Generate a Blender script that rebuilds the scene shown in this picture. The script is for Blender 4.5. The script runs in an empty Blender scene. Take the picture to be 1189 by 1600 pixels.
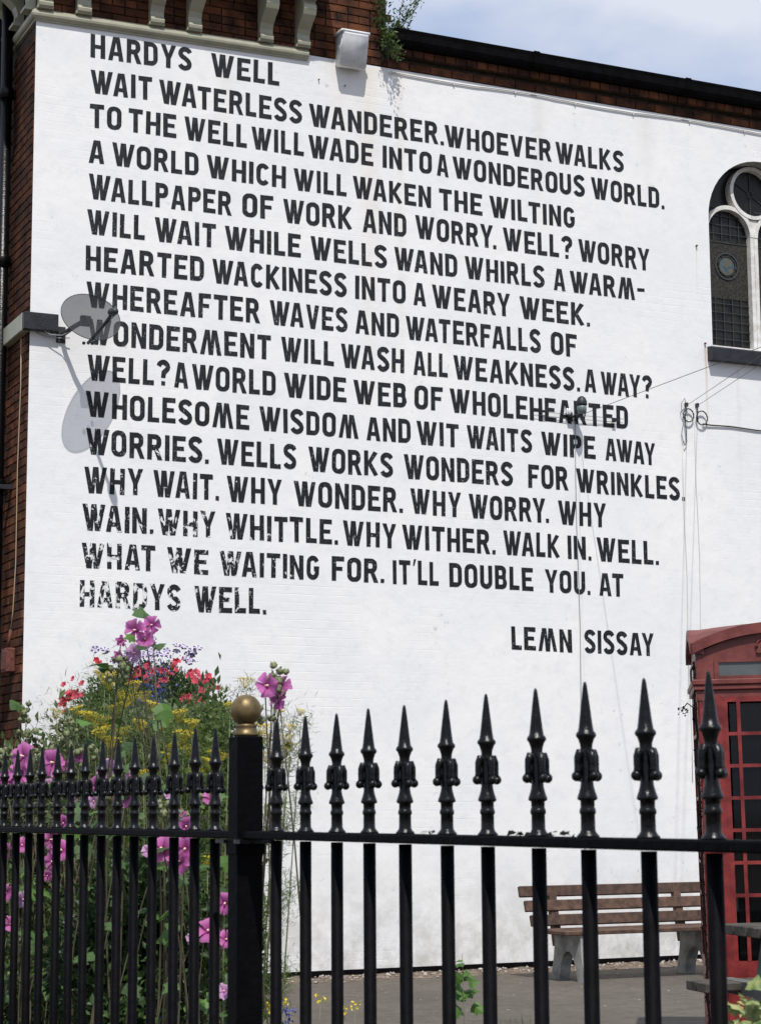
import bpy, bmesh, math, random
import numpy as np
from mathutils import Vector, Matrix, noise
from mathutils.geometry import tessellate_polygon
random.seed(7); RNG = np.random.default_rng(7)
PI = math.pi
scene = bpy.context.scene
COL = scene.collection

# ------------------------------------------------------------------ camera
YAW, PITCH, ROLL = 0.436451539, 0.149891467, -0.00653998
cam_data = bpy.data.cameras.new('camera'); cam = bpy.data.objects.new('camera', cam_data); COL.objects.link(cam)
F0 = Vector((math.sin(YAW), math.cos(YAW), 0)); R0 = Vector((math.cos(YAW), -math.sin(YAW), 0)); U0 = Vector((0, 0, 1))
Fv = F0*math.cos(PITCH) + U0*math.sin(PITCH); U1 = U0*math.cos(PITCH) - F0*math.sin(PITCH)
Rv = R0*math.cos(ROLL) + U1*math.sin(ROLL); Uv = U1*math.cos(ROLL) - R0*math.sin(ROLL)
m = Matrix((Rv, Uv, -Fv)).transposed().to_4x4(); m.translation = (0, 0, 1.35)
cam.matrix_world = m
cam_data.sensor_fit = 'VERTICAL'; cam_data.sensor_height = 36; cam_data.lens = 69.45
cam_data.clip_start = 0.05; cam_data.clip_end = 2000
cam_data.dof.use_dof = True; cam_data.dof.focus_distance = 15.0; cam_data.dof.aperture_fstop = 26
scene.camera = cam
scene.render.resolution_x = 760; scene.render.resolution_y = 1024

# ------------------------------------------------------------------ light
SUN = Vector((-0.33, -1.0, 1.72)).normalized()
sd = bpy.data.lights.new('sun', 'SUN'); sd.energy = 4.3; sd.angle = math.radians(0.55); sd.color = (1.0, 0.965, 0.91)
so = bpy.data.objects.new('sun', sd); COL.objects.link(so); so.rotation_euler = SUN.to_track_quat('Z', 'Y').to_euler()
so.location = (0, 0, 30)
world = bpy.data.worlds.new('World'); scene.world = world; world.use_nodes = True
nt = world.node_tree; nt.nodes.clear()
wo = nt.nodes.new('ShaderNodeOutputWorld'); bg = nt.nodes.new('ShaderNodeBackground'); bg.inputs['Strength'].default_value = 0.10
sky = nt.nodes.new('ShaderNodeTexSky'); sky.sky_type = 'NISHITA'; sky.sun_disc = False
sky.sun_elevation = math.asin(SUN.z); sky.sun_rotation = math.atan2(SUN.x, SUN.y)
sky.air_density = 1.0; sky.dust_density = 1.5; sky.ozone_density = 1.2
tc = nt.nodes.new('ShaderNodeTexCoord'); mp = nt.nodes.new('ShaderNodeMapping'); mp.inputs['Scale'].default_value = (1.0, 1.0, 2.2); mp.inputs['Location'].default_value = (0.35, 0.1, 0.3)
nz = nt.nodes.new('ShaderNodeTexNoise'); nz.inputs['Scale'].default_value = 4.6; nz.inputs['Detail'].default_value = 7; nz.inputs['Roughness'].default_value = 0.5
cr = nt.nodes.new('ShaderNodeValToRGB'); cr.color_ramp.elements[0].position = 0.42; cr.color_ramp.elements[1].position = 0.60
cr.color_ramp.elements[0].color = (0.0, 0.0, 0.0, 1); cr.color_ramp.elements[1].color = (1.0, 1.0, 1.0, 1)
mx = nt.nodes.new('ShaderNodeMix'); mx.data_type = 'RGBA'
nt.links.new(tc.outputs['Generated'], mp.inputs['Vector']); nt.links.new(mp.outputs[0], nz.inputs['Vector'])
nt.links.new(nz.outputs['Fac'], cr.inputs['Fac']); nt.links.new(cr.outputs['Color'], mx.inputs['Factor'])
thin = nt.nodes.new('ShaderNodeMix'); thin.data_type = 'RGBA'; thin.inputs[0].default_value = 0.75; thin.inputs[7].default_value = (4.9, 6.1, 8.7, 1)
nt.links.new(sky.outputs[0], thin.inputs[6]); nt.links.new(thin.outputs[2], mx.inputs[6]); mx.inputs[7].default_value = (7.4, 7.8, 8.8, 1)
nt.links.new(mx.outputs[2], bg.inputs['Color']); nt.links.new(bg.outputs[0], wo.inputs[0])
vs = scene.view_settings; vs.view_transform = 'Standard'; vs.look = 'None'; vs.gamma = 1; vs.use_curve_mapping = False
vs.exposure = 0.0
scene.render.engine = 'CYCLES'
scene.cycles.max_bounces = 6; scene.cycles.transparent_max_bounces = 12

# ------------------------------------------------------------------ materials
MATS = {}
def mat(name, col, rough=0.6, var=0.0, vscale=20, bump=0.0, bscale=60, metal=0.0, spec=0.5, col2=None, coords='pos', rnd=0.0, alpha=None, detail=4, subsurf=0, trans=0):
    if name in MATS: return MATS[name]
    M = bpy.data.materials.new(name); M.use_nodes = True; t = M.node_tree; b = t.nodes['Principled BSDF']
    b.inputs['Roughness'].default_value = rough; b.inputs['Metallic'].default_value = metal
    b.inputs['Specular IOR Level'].default_value = spec
    b.inputs['Base Color'].default_value = (*col, 1)
    out = None
    if coords == 'obj': tcn = t.nodes.new('ShaderNodeTexCoord'); vec = tcn.outputs['Object']
    else: tcn = t.nodes.new('ShaderNodeNewGeometry'); vec = tcn.outputs['Position']
    if var > 0 or col2:
        n = t.nodes.new('ShaderNodeTexNoise'); n.inputs['Scale'].default_value = vscale; n.inputs['Detail'].default_value = detail
        t.links.new(vec, n.inputs['Vector'])
        r = t.nodes.new('ShaderNodeValToRGB'); r.color_ramp.elements[0].position = 0.35; r.color_ramp.elements[1].position = 0.65
        c2 = col2 or tuple(min(1, c*(1+var)) for c in col); c1 = col if col2 else tuple(c*(1-var) for c in col)
        r.color_ramp.elements[0].color = (*c1, 1); r.color_ramp.elements[1].color = (*c2, 1)
        t.links.new(n.outputs['Fac'], r.inputs['Fac']); out = r.outputs['Color']
    if rnd > 0:
        oi = t.nodes.new('ShaderNodeObjectInfo'); mr = t.nodes.new('ShaderNodeMapRange')
        mr.inputs['To Min'].default_value = 1-rnd; mr.inputs['To Max'].default_value = 1+rnd
        t.links.new(oi.outputs['Random'], mr.inputs['Value'])
        hs = t.nodes.new('ShaderNodeHueSaturation'); t.links.new(mr.outputs[0], hs.inputs['Value'])
        if out: t.links.new(out, hs.inputs['Color'])
        else: hs.inputs['Color'].default_value = (*col, 1)
        out = hs.outputs['Color']
    if out: t.links.new(out, b.inputs['Base Color'])
    if bump > 0:
        n2 = t.nodes.new('ShaderNodeTexNoise'); n2.inputs['Scale'].default_value = bscale; n2.inputs['Detail'].default_value = 5
        t.links.new(vec, n2.inputs['Vector'])
        bp = t.nodes.new('ShaderNodeBump'); bp.inputs['Strength'].default_value = bump; bp.inputs['Distance'].default_value = 0.01
        t.links.new(n2.outputs['Fac'], bp.inputs['Height']); t.links.new(bp.outputs[0], b.inputs['Normal'])
    if alpha is not None: b.inputs['Alpha'].default_value = alpha
    if trans > 0:   # thin leaf or petal: part of the light passes through
        tr = t.nodes.new('ShaderNodeBsdfTranslucent'); ms = t.nodes.new('ShaderNodeMixShader'); ms.inputs[0].default_value = trans
        if out: t.links.new(out, tr.inputs['Color'])
        else: tr.inputs['Color'].default_value = (*col, 1)
        t.links.new(b.outputs[0], ms.inputs[1]); t.links.new(tr.outputs[0], ms.inputs[2])
        t.links.new(ms.outputs[0], t.nodes['Material Output'].inputs['Surface'])
    MATS[name] = M; return M

def N(t, kind, **kw):
    n = t.nodes.new(kind)
    for k, v in kw.items(): n.inputs[k].default_value = v
    return n
def math_node(t, op, a, b=None, clamp=False):
    n = t.nodes.new('ShaderNodeMath'); n.operation = op; n.use_clamp = clamp
    for i, v in enumerate((a, b)):
        if v is None: continue
        if isinstance(v, (int, float)): n.inputs[i].default_value = v
        else: t.links.new(v, n.inputs[i])
    return n.outputs[0]
def mixc(t, f, a, b):
    n = t.nodes.new('ShaderNodeMix'); n.data_type = 'RGBA'
    if isinstance(f, float): n.inputs[0].default_value = f
    else: t.links.new(f, n.inputs[0])
    for i, v in ((6, a), (7, b)):
        if isinstance(v, tuple): n.inputs[i].default_value = (*v, 1)
        else: t.links.new(v, n.inputs[i])
    return n.outputs[2]
def ramp(t, fac, p0, p1, c0=0.0, c1=1.0):
    n = t.nodes.new('ShaderNodeMapRange'); n.inputs['From Min'].default_value = p0; n.inputs['From Max'].default_value = p1
    n.inputs['To Min'].default_value = c0; n.inputs['To Max'].default_value = c1; t.links.new(fac, n.inputs['Value']); return n.outputs[0]

def wall_height(t, pos):
    """relief of brick courses under thick paint: returns height socket"""
    br = t.nodes.new('ShaderNodeTexBrick')
    sp = t.nodes.new('ShaderNodeSeparateXYZ'); cb = t.nodes.new('ShaderNodeCombineXYZ'); t.links.new(pos, sp.inputs[0])
    t.links.new(sp.outputs['X'], cb.inputs['X']); t.links.new(sp.outputs['Z'], cb.inputs['Y'])
    wn = N(t, 'ShaderNodeTexNoise', Scale=5.0, Detail=3.0); t.links.new(pos, wn.inputs['Vector'])
    vm = t.nodes.new('ShaderNodeVectorMath'); vm.operation = 'SCALE'; t.links.new(wn.outputs['Color'], vm.inputs[0]); vm.inputs['Scale'].default_value = 0.012
    va = t.nodes.new('ShaderNodeVectorMath'); t.links.new(cb.outputs[0], va.inputs[0]); t.links.new(vm.outputs[0], va.inputs[1])
    t.links.new(va.outputs[0], br.inputs['Vector'])
    br.inputs['Scale'].default_value = 1.0; br.inputs['Brick Width'].default_value = 0.225; br.inputs['Row Height'].default_value = 0.075
    br.inputs['Mortar Size'].default_value = 0.006; br.inputs['Mortar Smooth'].default_value = 1.0
    n = N(t, 'ShaderNodeTexNoise', Scale=6.0, Detail=9.0, Roughness=0.62); t.links.new(pos, n.inputs['Vector'])
    m1 = N(t, 'ShaderNodeTexNoise', Scale=1.3, Detail=2.0); t.links.new(pos, m1.inputs['Vector'])
    k = ramp(t, m1.outputs['Fac'], 0.48, 0.74, 0.0, 0.20)
    inv = math_node(t, 'MULTIPLY', br.outputs['Fac'], k)
    return math_node(t, 'SUBTRACT', n.outputs['Fac'], inv)

def white_wall_material():
    M = bpy.data.materials.new('white_wall_paint'); M.use_nodes = True; t = M.node_tree; b = t.nodes['Principled BSDF']
    g = t.nodes.new('ShaderNodeNewGeometry'); pos = g.outputs['Position']
    n1 = N(t, 'ShaderNodeTexNoise', Scale=1.6, Detail=6.0); t.links.new(pos, n1.inputs['Vector'])
    n2 = N(t, 'ShaderNodeTexNoise', Scale=7.0, Detail=8.0, Roughness=0.7); t.links.new(pos, n2.inputs['Vector'])
    c = mixc(t, ramp(t, n1.outputs['Fac'], 0.35, 0.7), (0.81, 0.80, 0.785), (0.75, 0.755, 0.76))
    c = mixc(t, ramp(t, n2.outputs['Fac'], 0.5, 0.72, 0, 0.5), c, (0.64, 0.65, 0.655))
    vo = t.nodes.new('ShaderNodeTexVoronoi'); vo.inputs['Scale'].default_value = 1.1; vo.distance = 'CHEBYCHEV'; t.links.new(pos, vo.inputs['Vector'])
    vs_ = t.nodes.new('ShaderNodeSeparateColor'); t.links.new(vo.outputs['Color'], vs_.inputs[0]); c = mixc(t, ramp(t, vs_.outputs[0], 0.55, 1.0, 0, 0.28), c, (0.70, 0.715, 0.735))
    sp = t.nodes.new('ShaderNodeSeparateXYZ'); t.links.new(pos, sp.inputs[0]); X, Z = sp.outputs['X'], sp.outputs['Z']
    # dirt specks and splash-back near the ground
    n3 = N(t, 'ShaderNodeTexNoise', Scale=4.0, Detail=10.0, Roughness=0.75); t.links.new(pos, n3.inputs['Vector'])
    low = ramp(t, Z, 1.0, 0.0); lowf = math_node(t, 'MULTIPLY', low, ramp(t, n3.outputs['Fac'], 0.42, 0.62), True)
    c = mixc(t, math_node(t, 'MULTIPLY', lowf, 0.75), c, (0.42, 0.42, 0.38))
    # scuffed grey specks
    n4 = N(t, 'ShaderNodeTexNoise', Scale=16.0, Detail=4.0, Roughness=0.6); t.links.new(pos, n4.inputs['Vector'])
    n5 = N(t, 'ShaderNodeTexNoise', Scale=1.1, Detail=3.0); t.links.new(pos, n5.inputs['Vector'])
    spk = math_node(t, 'MULTIPLY', ramp(t, n4.outputs['Fac'], 0.66, 0.72), ramp(t, n5.outputs['Fac'], 0.5, 0.62), True)
    c = mixc(t, math_node(t, 'MULTIPLY', spk, 0.45), c, (0.33, 0.34, 0.33))
    # long vertical water and rust streaks: (x, z_top, length, half width, colour, amount)
    wob = N(t, 'ShaderNodeTexNoise', Scale=3.0, Detail=2.0); t.links.new(pos, wob.inputs['Vector'])
    Xw = math_node(t, 'ADD', X, ramp(t, wob.outputs['Fac'], 0, 1, -0.02, 0.02))
    for (sx, sz, sl, sw, sc, sa) in ((10.93, 5.86, 1.0, 0.02, (0.45, 0.24, 0.10), 0.6), (10.86, 6.85, 0.6, 0.012, (0.5, 0.32, 0.2), 0.4),
                                     (7.30, 8.15, 3.6, 0.16, (0.70, 0.61, 0.48), 0.42), (7.62, 8.15, 3.8, 0.06, (0.64, 0.54, 0.41), 0.3), (9.1, 8.12, 1.5, 0.10, (0.62, 0.60, 0.54), 0.4), (10.3, 8.12, 1.1, 0.14, (0.62, 0.60, 0.54), 0.35), (5.9, 8.05, 1.3, 0.12, (0.70, 0.66, 0.58), 0.35),
                                     (7.02, 8.2, 1.2, 0.22, (0.70, 0.64, 0.56), 0.4), (9.46, 4.5, 3.8, 0.015, (0.45, 0.46, 0.46), 0.35),
                                     (11.3, 5.64, 1.6, 0.03, (0.55, 0.52, 0.48), 0.3), (10.62, 4.85, 3.9, 0.03, (0.55, 0.56, 0.55), 0.25)):
        d = math_node(t, 'ABSOLUTE', math_node(t, 'SUBTRACT', Xw, sx))
        f = math_node(t, 'MULTIPLY', ramp(t, d, sw, 0.0), math_node(t, 'MULTIPLY', ramp(t, Z, sz-sl, sz), math_node(t, 'LESS_THAN', Z, sz)), True)
        c = mixc(t, math_node(t, 'MULTIPLY', f, sa), c, sc)
    t.links.new(c, b.inputs['Base Color']); b.inputs['Roughness'].default_value = 0.75; b.inputs['Specular IOR Level'].default_value = 0.3
    bp = N(t, 'ShaderNodeBump', Strength=0.4, Distance=0.012); t.links.new(wall_height(t, pos), bp.inputs['Height']); t.links.new(bp.outputs[0], b.inputs['Normal'])
    return M
def letter_material():
    """black brush paint, flaking away to the white wall in the lower left of the poem"""
    M = bpy.data.materials.new('black_letter_paint'); M.use_nodes = True; t = M.node_tree; b = t.nodes['Principled BSDF']
    g = t.nodes.new('ShaderNodeNewGeometry'); pos = g.outputs['Position']
    sp = t.nodes.new('ShaderNodeSeparateXYZ'); t.links.new(pos, sp.inputs[0]); X, Z = sp.outputs['X'], sp.outputs['Z']
    n1 = N(t, 'ShaderNodeTexNoise', Scale=14.0, Detail=6.0); t.links.new(pos, n1.inputs['Vector'])
    ch = ramp(t, Z, 5.4, 4.4)
    base = mixc(t, ramp(t, n1.outputs['Fac'], 0.3, 0.7), (0.007, 0.0075, 0.009), (0.021, 0.022, 0.026))
    base = mixc(t, math_node(t, 'MULTIPLY', ch, 0.6), base, (0.009, 0.0095, 0.011))
    # brushed grey streaks
    n2 = N(t, 'ShaderNodeTexNoise', Scale=30.0, Detail=5.0); t.links.new(pos, n2.inputs['Vector'])
    base = mixc(t, ramp(t, n2.outputs['Fac'], 0.56, 0.74, 0, 0.25), base, (0.12, 0.125, 0.13))
    # flaking
    mpg = t.nodes.new('ShaderNodeMapping'); mpg.inputs['Scale'].default_value = (1.25, 1, 0.9); t.links.new(pos, mpg.inputs['Vector'])
    n3 = N(t, 'ShaderNodeTexNoise', Scale=15.0, Detail=8.0, Roughness=0.68, Distortion=0.5); t.links.new(mpg.outputs[0], n3.inputs['Vector'])
    n4 = N(t, 'ShaderNodeTexNoise', Scale=1.3, Detail=2.0); t.links.new(pos, n4.inputs['Vector'])
    # wear amount: strongest around x 4.6..6.4, z 3..4.2
    wx = ramp(t, X, 7.5, 5.6); wz = ramp(t, Z, 5.0, 3.75); w = math_node(t, 'MULTIPLY', wx, wz, True)
    w = math_node(t, 'MULTIPLY', w, ramp(t, n4.outputs['Fac'], 0.3, 0.6, 0.7, 1.0), False)
    th = math_node(t, 'SUBTRACT', 0.79, math_node(t, 'MULTIPLY', w, 0.195))
    th = math_node(t, 'SUBTRACT', th, ramp(t, Z, 6.9, 6.2, 0.0, 0.06))
    fl = math_node(t, 'GREATER_THAN', n3.outputs['Fac'], th)
    n5 = N(t, 'ShaderNodeTexNoise', Scale=60.0, Detail=3.0); t.links.new(pos, n5.inputs['Vector'])
    patch = N(t, 'ShaderNodeTexNoise', Scale=2.3, Detail=2.0); t.links.new(pos, patch.inputs['Vector'])
    pk = math_node(t, 'MULTIPLY', math_node(t, 'GREATER_THAN', n5.outputs['Fac'], 0.672), ramp(t, patch.outputs['Fac'], 0.45, 0.55), True)
    pk = math_node(t, 'MULTIPLY', pk, ramp(t, Z, 6.9, 6.3), True)
    fl = math_node(t, 'MAXIMUM', fl, math_node(t, 'MULTIPLY', pk, 0.5))
    c = mixc(t, fl, base, (0.70, 0.70, 0.69))
    t.links.new(c, b.inputs['Base Color']); b.inputs['Roughness'].default_value = 0.6; b.inputs['Specular IOR Level'].default_value = 0.25
    bp = N(t, 'ShaderNodeBump', Strength=0.4, Distance=0.012); t.links.new(wall_height(t, pos), bp.inputs['Height']); t.links.new(bp.outputs[0], b.inputs['Normal'])
    return M
WHITE = white_wall_material(); LETTER = letter_material()
BRICK = mat('red_brick', (0.026, 0.012, 0.008), 0.85, col2=(0.135, 0.046, 0.019), vscale=5.5, detail=9, bump=0.5, bscale=70, rnd=0.45, spec=0.2)
MORTAR = mat('mortar', (0.052, 0.040, 0.031), 0.9, var=0.3, vscale=30, bump=0.4, bscale=120, spec=0.2)
CREAM = mat('cream_stone_paint', (0.33, 0.32, 0.235), 0.42, var=0.10, vscale=6, bump=0.15, bscale=30)
BLACKP = mat('black_gloss_paint', (0.0022, 0.0022, 0.0028), 0.30, var=0.3, vscale=40, bump=0.3, bscale=60, spec=0.28)
BLACKB = mat('dull_black_bar_paint', (0.0022, 0.0022, 0.0030), 0.6, var=0.3, vscale=40, bump=0.2, bscale=70, spec=0.05)
BLACKM = mat('black_masonry_paint', (0.012, 0.013, 0.018), 0.5, var=0.4, vscale=15, bump=0.3, bscale=60)
GUTTER = mat('black_gutter_iron', (0.0035, 0.0035, 0.004), 0.85, var=0.4, vscale=12, bump=0.3, bscale=40, spec=0.05)
DARKTIMBER = mat('plain_black_timber', (0.01, 0.01, 0.011), 0.8, var=0.3, vscale=10, spec=0.2)  # near-black timber of the projecting frontage, slightly mottled
GOLD = mat('worn_gold_paint', (0.09, 0.066, 0.030), 0.46, metal=0.55, col2=(0.22, 0.155, 0.065), vscale=38, bump=0.08, bscale=120, spec=0.5, detail=8)
RUST = mat('rusty_red_metal', (0.12, 0.036, 0.024), 0.8, var=0.4, vscale=30, bump=0.3, bscale=50)
PLASTIC = mat('grubby_white_plastic', (0.62, 0.63, 0.63), 0.55, col2=(0.86, 0.87, 0.88), vscale=9, detail=8)
CABLEW = mat('white_cable', (0.62, 0.62, 0.60), 0.6); CABLEB = mat('black_cable', (0.02, 0.02, 0.02), 0.6); CABLET = mat('tan_cable', (0.42, 0.30, 0.18), 0.7)
CABLEG = mat('grey_cable', (0.30, 0.31, 0.32), 0.6)
PORCELAIN = mat('grey_green_porcelain', (0.16, 0.20, 0.20), 0.3)
RED = mat('faded_red_paint', (0.11, 0.008, 0.008), 0.40, col2=(0.24, 0.028, 0.024), vscale=11, detail=8, bump=0.15, bscale=40)
REDTOP = mat('sun_bleached_red_paint', (0.105, 0.018, 0.015), 0.5, col2=(0.19, 0.044, 0.034), vscale=9, detail=8, bump=0.15, bscale=40)
OPAL = mat('opal_sign_glass', (0.09, 0.10, 0.105), 0.25, var=0.12, vscale=9)
DGLASS = mat('dark_phone_box_glass', (0.004, 0.0045, 0.005), 0.05, alpha=0.62, spec=0.4)  # near-black tint stands in for the shade inside the closed box
INSIDE = mat('dark_interior', (0.012, 0.011, 0.010), 0.9)
STEEL = mat('brushed_steel', (0.26, 0.27, 0.27), 0.42, metal=0.5)
WOOD = mat('weathered_brown_timber', (0.040, 0.021, 0.013), 0.75, col2=(0.105, 0.055, 0.034), vscale=16, detail=9, bump=0.3, bscale=40, rnd=0.2)
WOODG = mat('grey_brown_table_timber', (0.03, 0.025, 0.02), 0.8, col2=(0.075, 0.064, 0.052), vscale=14, bump=0.3, bscale=50)
CONC = mat('stained_concrete', (0.12, 0.12, 0.11), 0.85, col2=(0.34, 0.34, 0.32), vscale=6, detail=8, bump=0.3, bscale=60)
CONCD = mat('damp_dark_concrete', (0.07, 0.075, 0.07), 0.85, col2=(0.14, 0.14, 0.13), vscale=6, detail=8, bump=0.3, bscale=60)
GLASSD = mat('old_leaded_glass', (0.004, 0.005, 0.005), 0.3, col2=(0.018, 0.016, 0.013), vscale=9, rnd=0.6, bump=0.3, bscale=20, spec=0.3)
GLASSC = mat('painted_glass_border', (0.012, 0.014, 0.013), 0.4, col2=(0.055, 0.048, 0.036), vscale=42, spec=0.2, detail=6)
LEAD = mat('lead_came', (0.035, 0.042, 0.043), 0.6)
STONEW = mat('white_painted_stone', (0.76, 0.755, 0.73), 0.7, col2=(0.56, 0.53, 0.48), vscale=11, detail=8, bump=0.25, bscale=50)
REVEAL = mat('shaded_grey_reveal', (0.34, 0.34, 0.32), 0.8, var=0.15, vscale=7, bump=0.2, bscale=40)  # shade of the arch soffit and reveal put into a grey base colour
TERRA = mat('terracotta', (0.26, 0.075, 0.04), 0.85, var=0.25, vscale=10, bump=0.2)
SLATE = mat('roof_slate', (0.07, 0.075, 0.085), 0.7, var=0.25, vscale=5)
STEM = mat('green_stem', (0.15, 0.17, 0.08), 0.7, var=0.2); STEMD = mat('woody_brown_stem', (0.09, 0.075, 0.045), 0.8, var=0.3)
LEAF = mat('mallow_leaf', (0.050, 0.105, 0.026), 0.6, var=0.3, vscale=9, rnd=0.3, trans=0.3, bump=0.3, bscale=120)
LEAF2 = mat('bright_leaf', (0.075, 0.16, 0.025), 0.55, var=0.35, vscale=12, rnd=0.2, trans=0.35)
FOLD = mat('dark_shrub_leaf', (0.020, 0.048, 0.014), 0.55, col2=(0.065, 0.125, 0.03), vscale=5, trans=0.22)
FOLM = mat('mid_shrub_leaf', (0.045, 0.085, 0.020), 0.55, col2=(0.12, 0.17, 0.045), vscale=6, trans=0.3)
FOLG = mat('grey_green_leaf', (0.085, 0.115, 0.055), 0.6, col2=(0.19, 0.21, 0.11), vscale=8, trans=0.3)
FEATHER = mat('fennel_thread', (0.10, 0.15, 0.03), 0.6, var=0.3, vscale=9, trans=0.3)
YELLOW = mat('yellow_green_umbel', (0.44, 0.38, 0.03), 0.7, col2=(0.75, 0.56, 0.03), vscale=25, trans=0.2)
YELLOWB = mat('bright_yellow_petal', (0.75, 0.60, 0.03), 0.6, var=0.1, trans=0.2)
PINK = mat('mallow_pink_petal', (0.56, 0.10, 0.38), 0.65, col2=(0.70, 0.22, 0.54), vscale=30, rnd=0.16, trans=0.38)
PINKL = mat('pale_lilac_petal', (0.62, 0.36, 0.60), 0.65, var=0.15, vscale=30, trans=0.35)
PURPLED = mat('dark_purple_bud', (0.09, 0.02, 0.10), 0.6)
CENTRE = mat('cream_stamen', (0.75, 0.55, 0.45), 0.7); BUD = mat('green_bud', (0.17, 0.19, 0.09), 0.7, var=0.25, vscale=60)
CORAL = mat('coral_red_petal', (0.38, 0.018, 0.05), 0.6, col2=(0.68, 0.10, 0.15), vscale=45, rnd=0.4, trans=0.25)
CORALD = mat('crimson_petal', (0.55, 0.02, 0.05), 0.6, trans=0.2)
BLUE = mat('lobelia_blue', (0.045, 0.05, 0.28), 0.6, col2=(0.14, 0.16, 0.45), vscale=30, trans=0.2)
STAR = mat('purple_petal', (0.035, 0.015, 0.08), 0.5); STARW = mat('white_petal_stripe', (0.50, 0.45, 0.58), 0.5)
DRYV = mat('dead_vine', (0.012, 0.010, 0.009), 0.9, spec=0.1)
VARI = mat('variegated_leaf', (0.05, 0.13, 0.025), 0.5, col2=(0.42, 0.42, 0.16), vscale=42, detail=3, trans=0.3)

# ------------------------------------------------------------------ mesh helpers
class MB:
    def __init__(s): s.v = []; s.f = []; s.sm = []
    def add(s, vs, fs, smooth=False):
        o = len(s.v); s.v += [tuple(v) for v in vs]; s.f += [tuple(i+o for i in f) for f in fs]; s.sm += [smooth]*len(fs)
    def box(s, x0, x1, y0, y1, z0, z1, M=None):
        v = [Vector((x, y, z)) for x in (x0, x1) for y in (y0, y1) for z in (z0, z1)]
        if M: v = [M @ q for q in v]
        s.add(v, [(0,1,3,2),(4,6,7,5),(0,4,5,1),(2,3,7,6),(0,2,6,4),(1,5,7,3)])
    def bbox(s, x0, x1, y0, y1, z0, z1, b=0.006, M=None):
        """box with chamfered edges"""
        bm = bmesh.new(); bmesh.ops.create_cube(bm, size=1)
        for q in bm.verts: q.co = Vector(((x0+x1)/2+q.co.x*(x1-x0), (y0+y1)/2+q.co.y*(y1-y0), (z0+z1)/2+q.co.z*(z1-z0)))
        bmesh.ops.bevel(bm, geom=bm.edges[:], offset=b, segments=1, affect='EDGES')
        bm.verts.index_update(); v = [q.co.copy() for q in bm.verts]
        if M: v = [M @ q for q in v]
        s.add(v, [[w.index for w in f.verts] for f in bm.faces]); bm.free()
    def tube(s, pts, r, n=8, cap=True):
        pts = [Vector(p) for p in pts]; rs = r if isinstance(r, (list, tuple)) else [r]*len(pts)
        rings = []; up = Vector((0.31, 0.17, 0.93)).normalized()
        a = None
        for i, p in enumerate(pts):
            t = (pts[min(i+1, len(pts)-1)] - pts[max(i-1, 0)]).normalized()
            if a is None: a = t.orthogonal().normalized()
            a = (a - t*a.dot(t)); a = a.normalized() if a.length > 1e-6 else t.orthogonal().normalized()
            b = t.cross(a)
            rings.append([p + (a*math.cos(2*PI*k/n) + b*math.sin(2*PI*k/n))*rs[i] for k in range(n)])
        v = [q for R in rings for q in R]; f = []
        for i in range(len(pts)-1):
            for k in range(n): f.append((i*n+k, i*n+(k+1)%n, (i+1)*n+(k+1)%n, (i+1)*n+k))
        if cap: f.append(tuple(range(n-1, -1, -1))); f.append(tuple((len(pts)-1)*n+k for k in range(n)))
        s.add(v, f, True)
    def lathe(s, prof, c=(0,0,0), n=16, M=None):
        v = []; f = []
        for r, z in prof:
            for k in range(n): v.append(Vector((c[0]+r*math.cos(2*PI*k/n), c[1]+r*math.sin(2*PI*k/n), c[2]+z)))
        for i in range(len(prof)-1):
            for k in range(n): f.append((i*n+k, i*n+(k+1)%n, (i+1)*n+(k+1)%n, (i+1)*n+k))
        f.append(tuple(range(n-1, -1, -1))); f.append(tuple((len(prof)-1)*n+k for k in range(n)))
        if M: v = [M @ q for q in v]
        s.add(v, f, True)
    def sphere(s, c, r, n=10, m=6, sc=(1,1,1)):
        v = []; f = []
        for i in range(m+1):
            th = PI*i/m
            for k in range(n): v.append((c[0]+r*sc[0]*math.sin(th)*math.cos(2*PI*k/n), c[1]+r*sc[1]*math.sin(th)*math.sin(2*PI*k/n), c[2]+r*sc[2]*math.cos(th)))
        for i in range(m):
            for k in range(n): f.append((i*n+k, (i+1)*n+k, (i+1)*n+(k+1)%n, i*n+(k+1)%n))
        s.add(v, f, True)
    def prism(s, poly, axis, a, b, M=None):
        """extrude 2D polygon: axis 'x': poly=(y,z); 'y': poly=(x,z); 'z': poly=(x,y)"""
        def mk(p, t): return {'x': (t, p[0], p[1]), 'y': (p[0], t, p[1]), 'z': (p[0], p[1], t)}[axis]
        n = len(poly); v = [Vector(mk(p, a)) for p in poly] + [Vector(mk(p, b)) for p in poly]
        if M: v = [M @ q for q in v]
        f = [tuple(range(n)), tuple(range(2*n-1, n-1, -1))] + [(i, i+n, (i+1)%n+n, (i+1)%n) for i in range(n)]
        s.add(v, f)
    def build(s, name, material, parent=None, normals=True):
        me = bpy.data.meshes.new(name); me.from_pydata([tuple(v) for v in s.v], [], s.f)
        me.polygons.foreach_set('use_smooth', s.sm); me.update()
        if normals:
            bm = bmesh.new(); bm.from_mesh(me); bmesh.ops.recalc_face_normals(bm, faces=bm.faces[:]); bm.to_mesh(me); bm.free()
        me.materials.append(material)
        o = bpy.data.objects.new(name, me); COL.objects.link(o)
        if parent: o.parent = parent
        return o
def tag(o, label=None, cat=None, group=None, kind=None):
    if label: o['label'] = label
    if cat: o['category'] = cat
    if group: o['group'] = group
    if kind: o['kind'] = kind
    return o
def empty(name, loc=(0,0,0), label=None, cat=None, group=None, rz=0):
    o = bpy.data.objects.new(name, None); COL.objects.link(o); o.location = loc; o.rotation_euler = (0, 0, rz); o.empty_display_size = 0.1
    return tag(o, label, cat, group)
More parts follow.
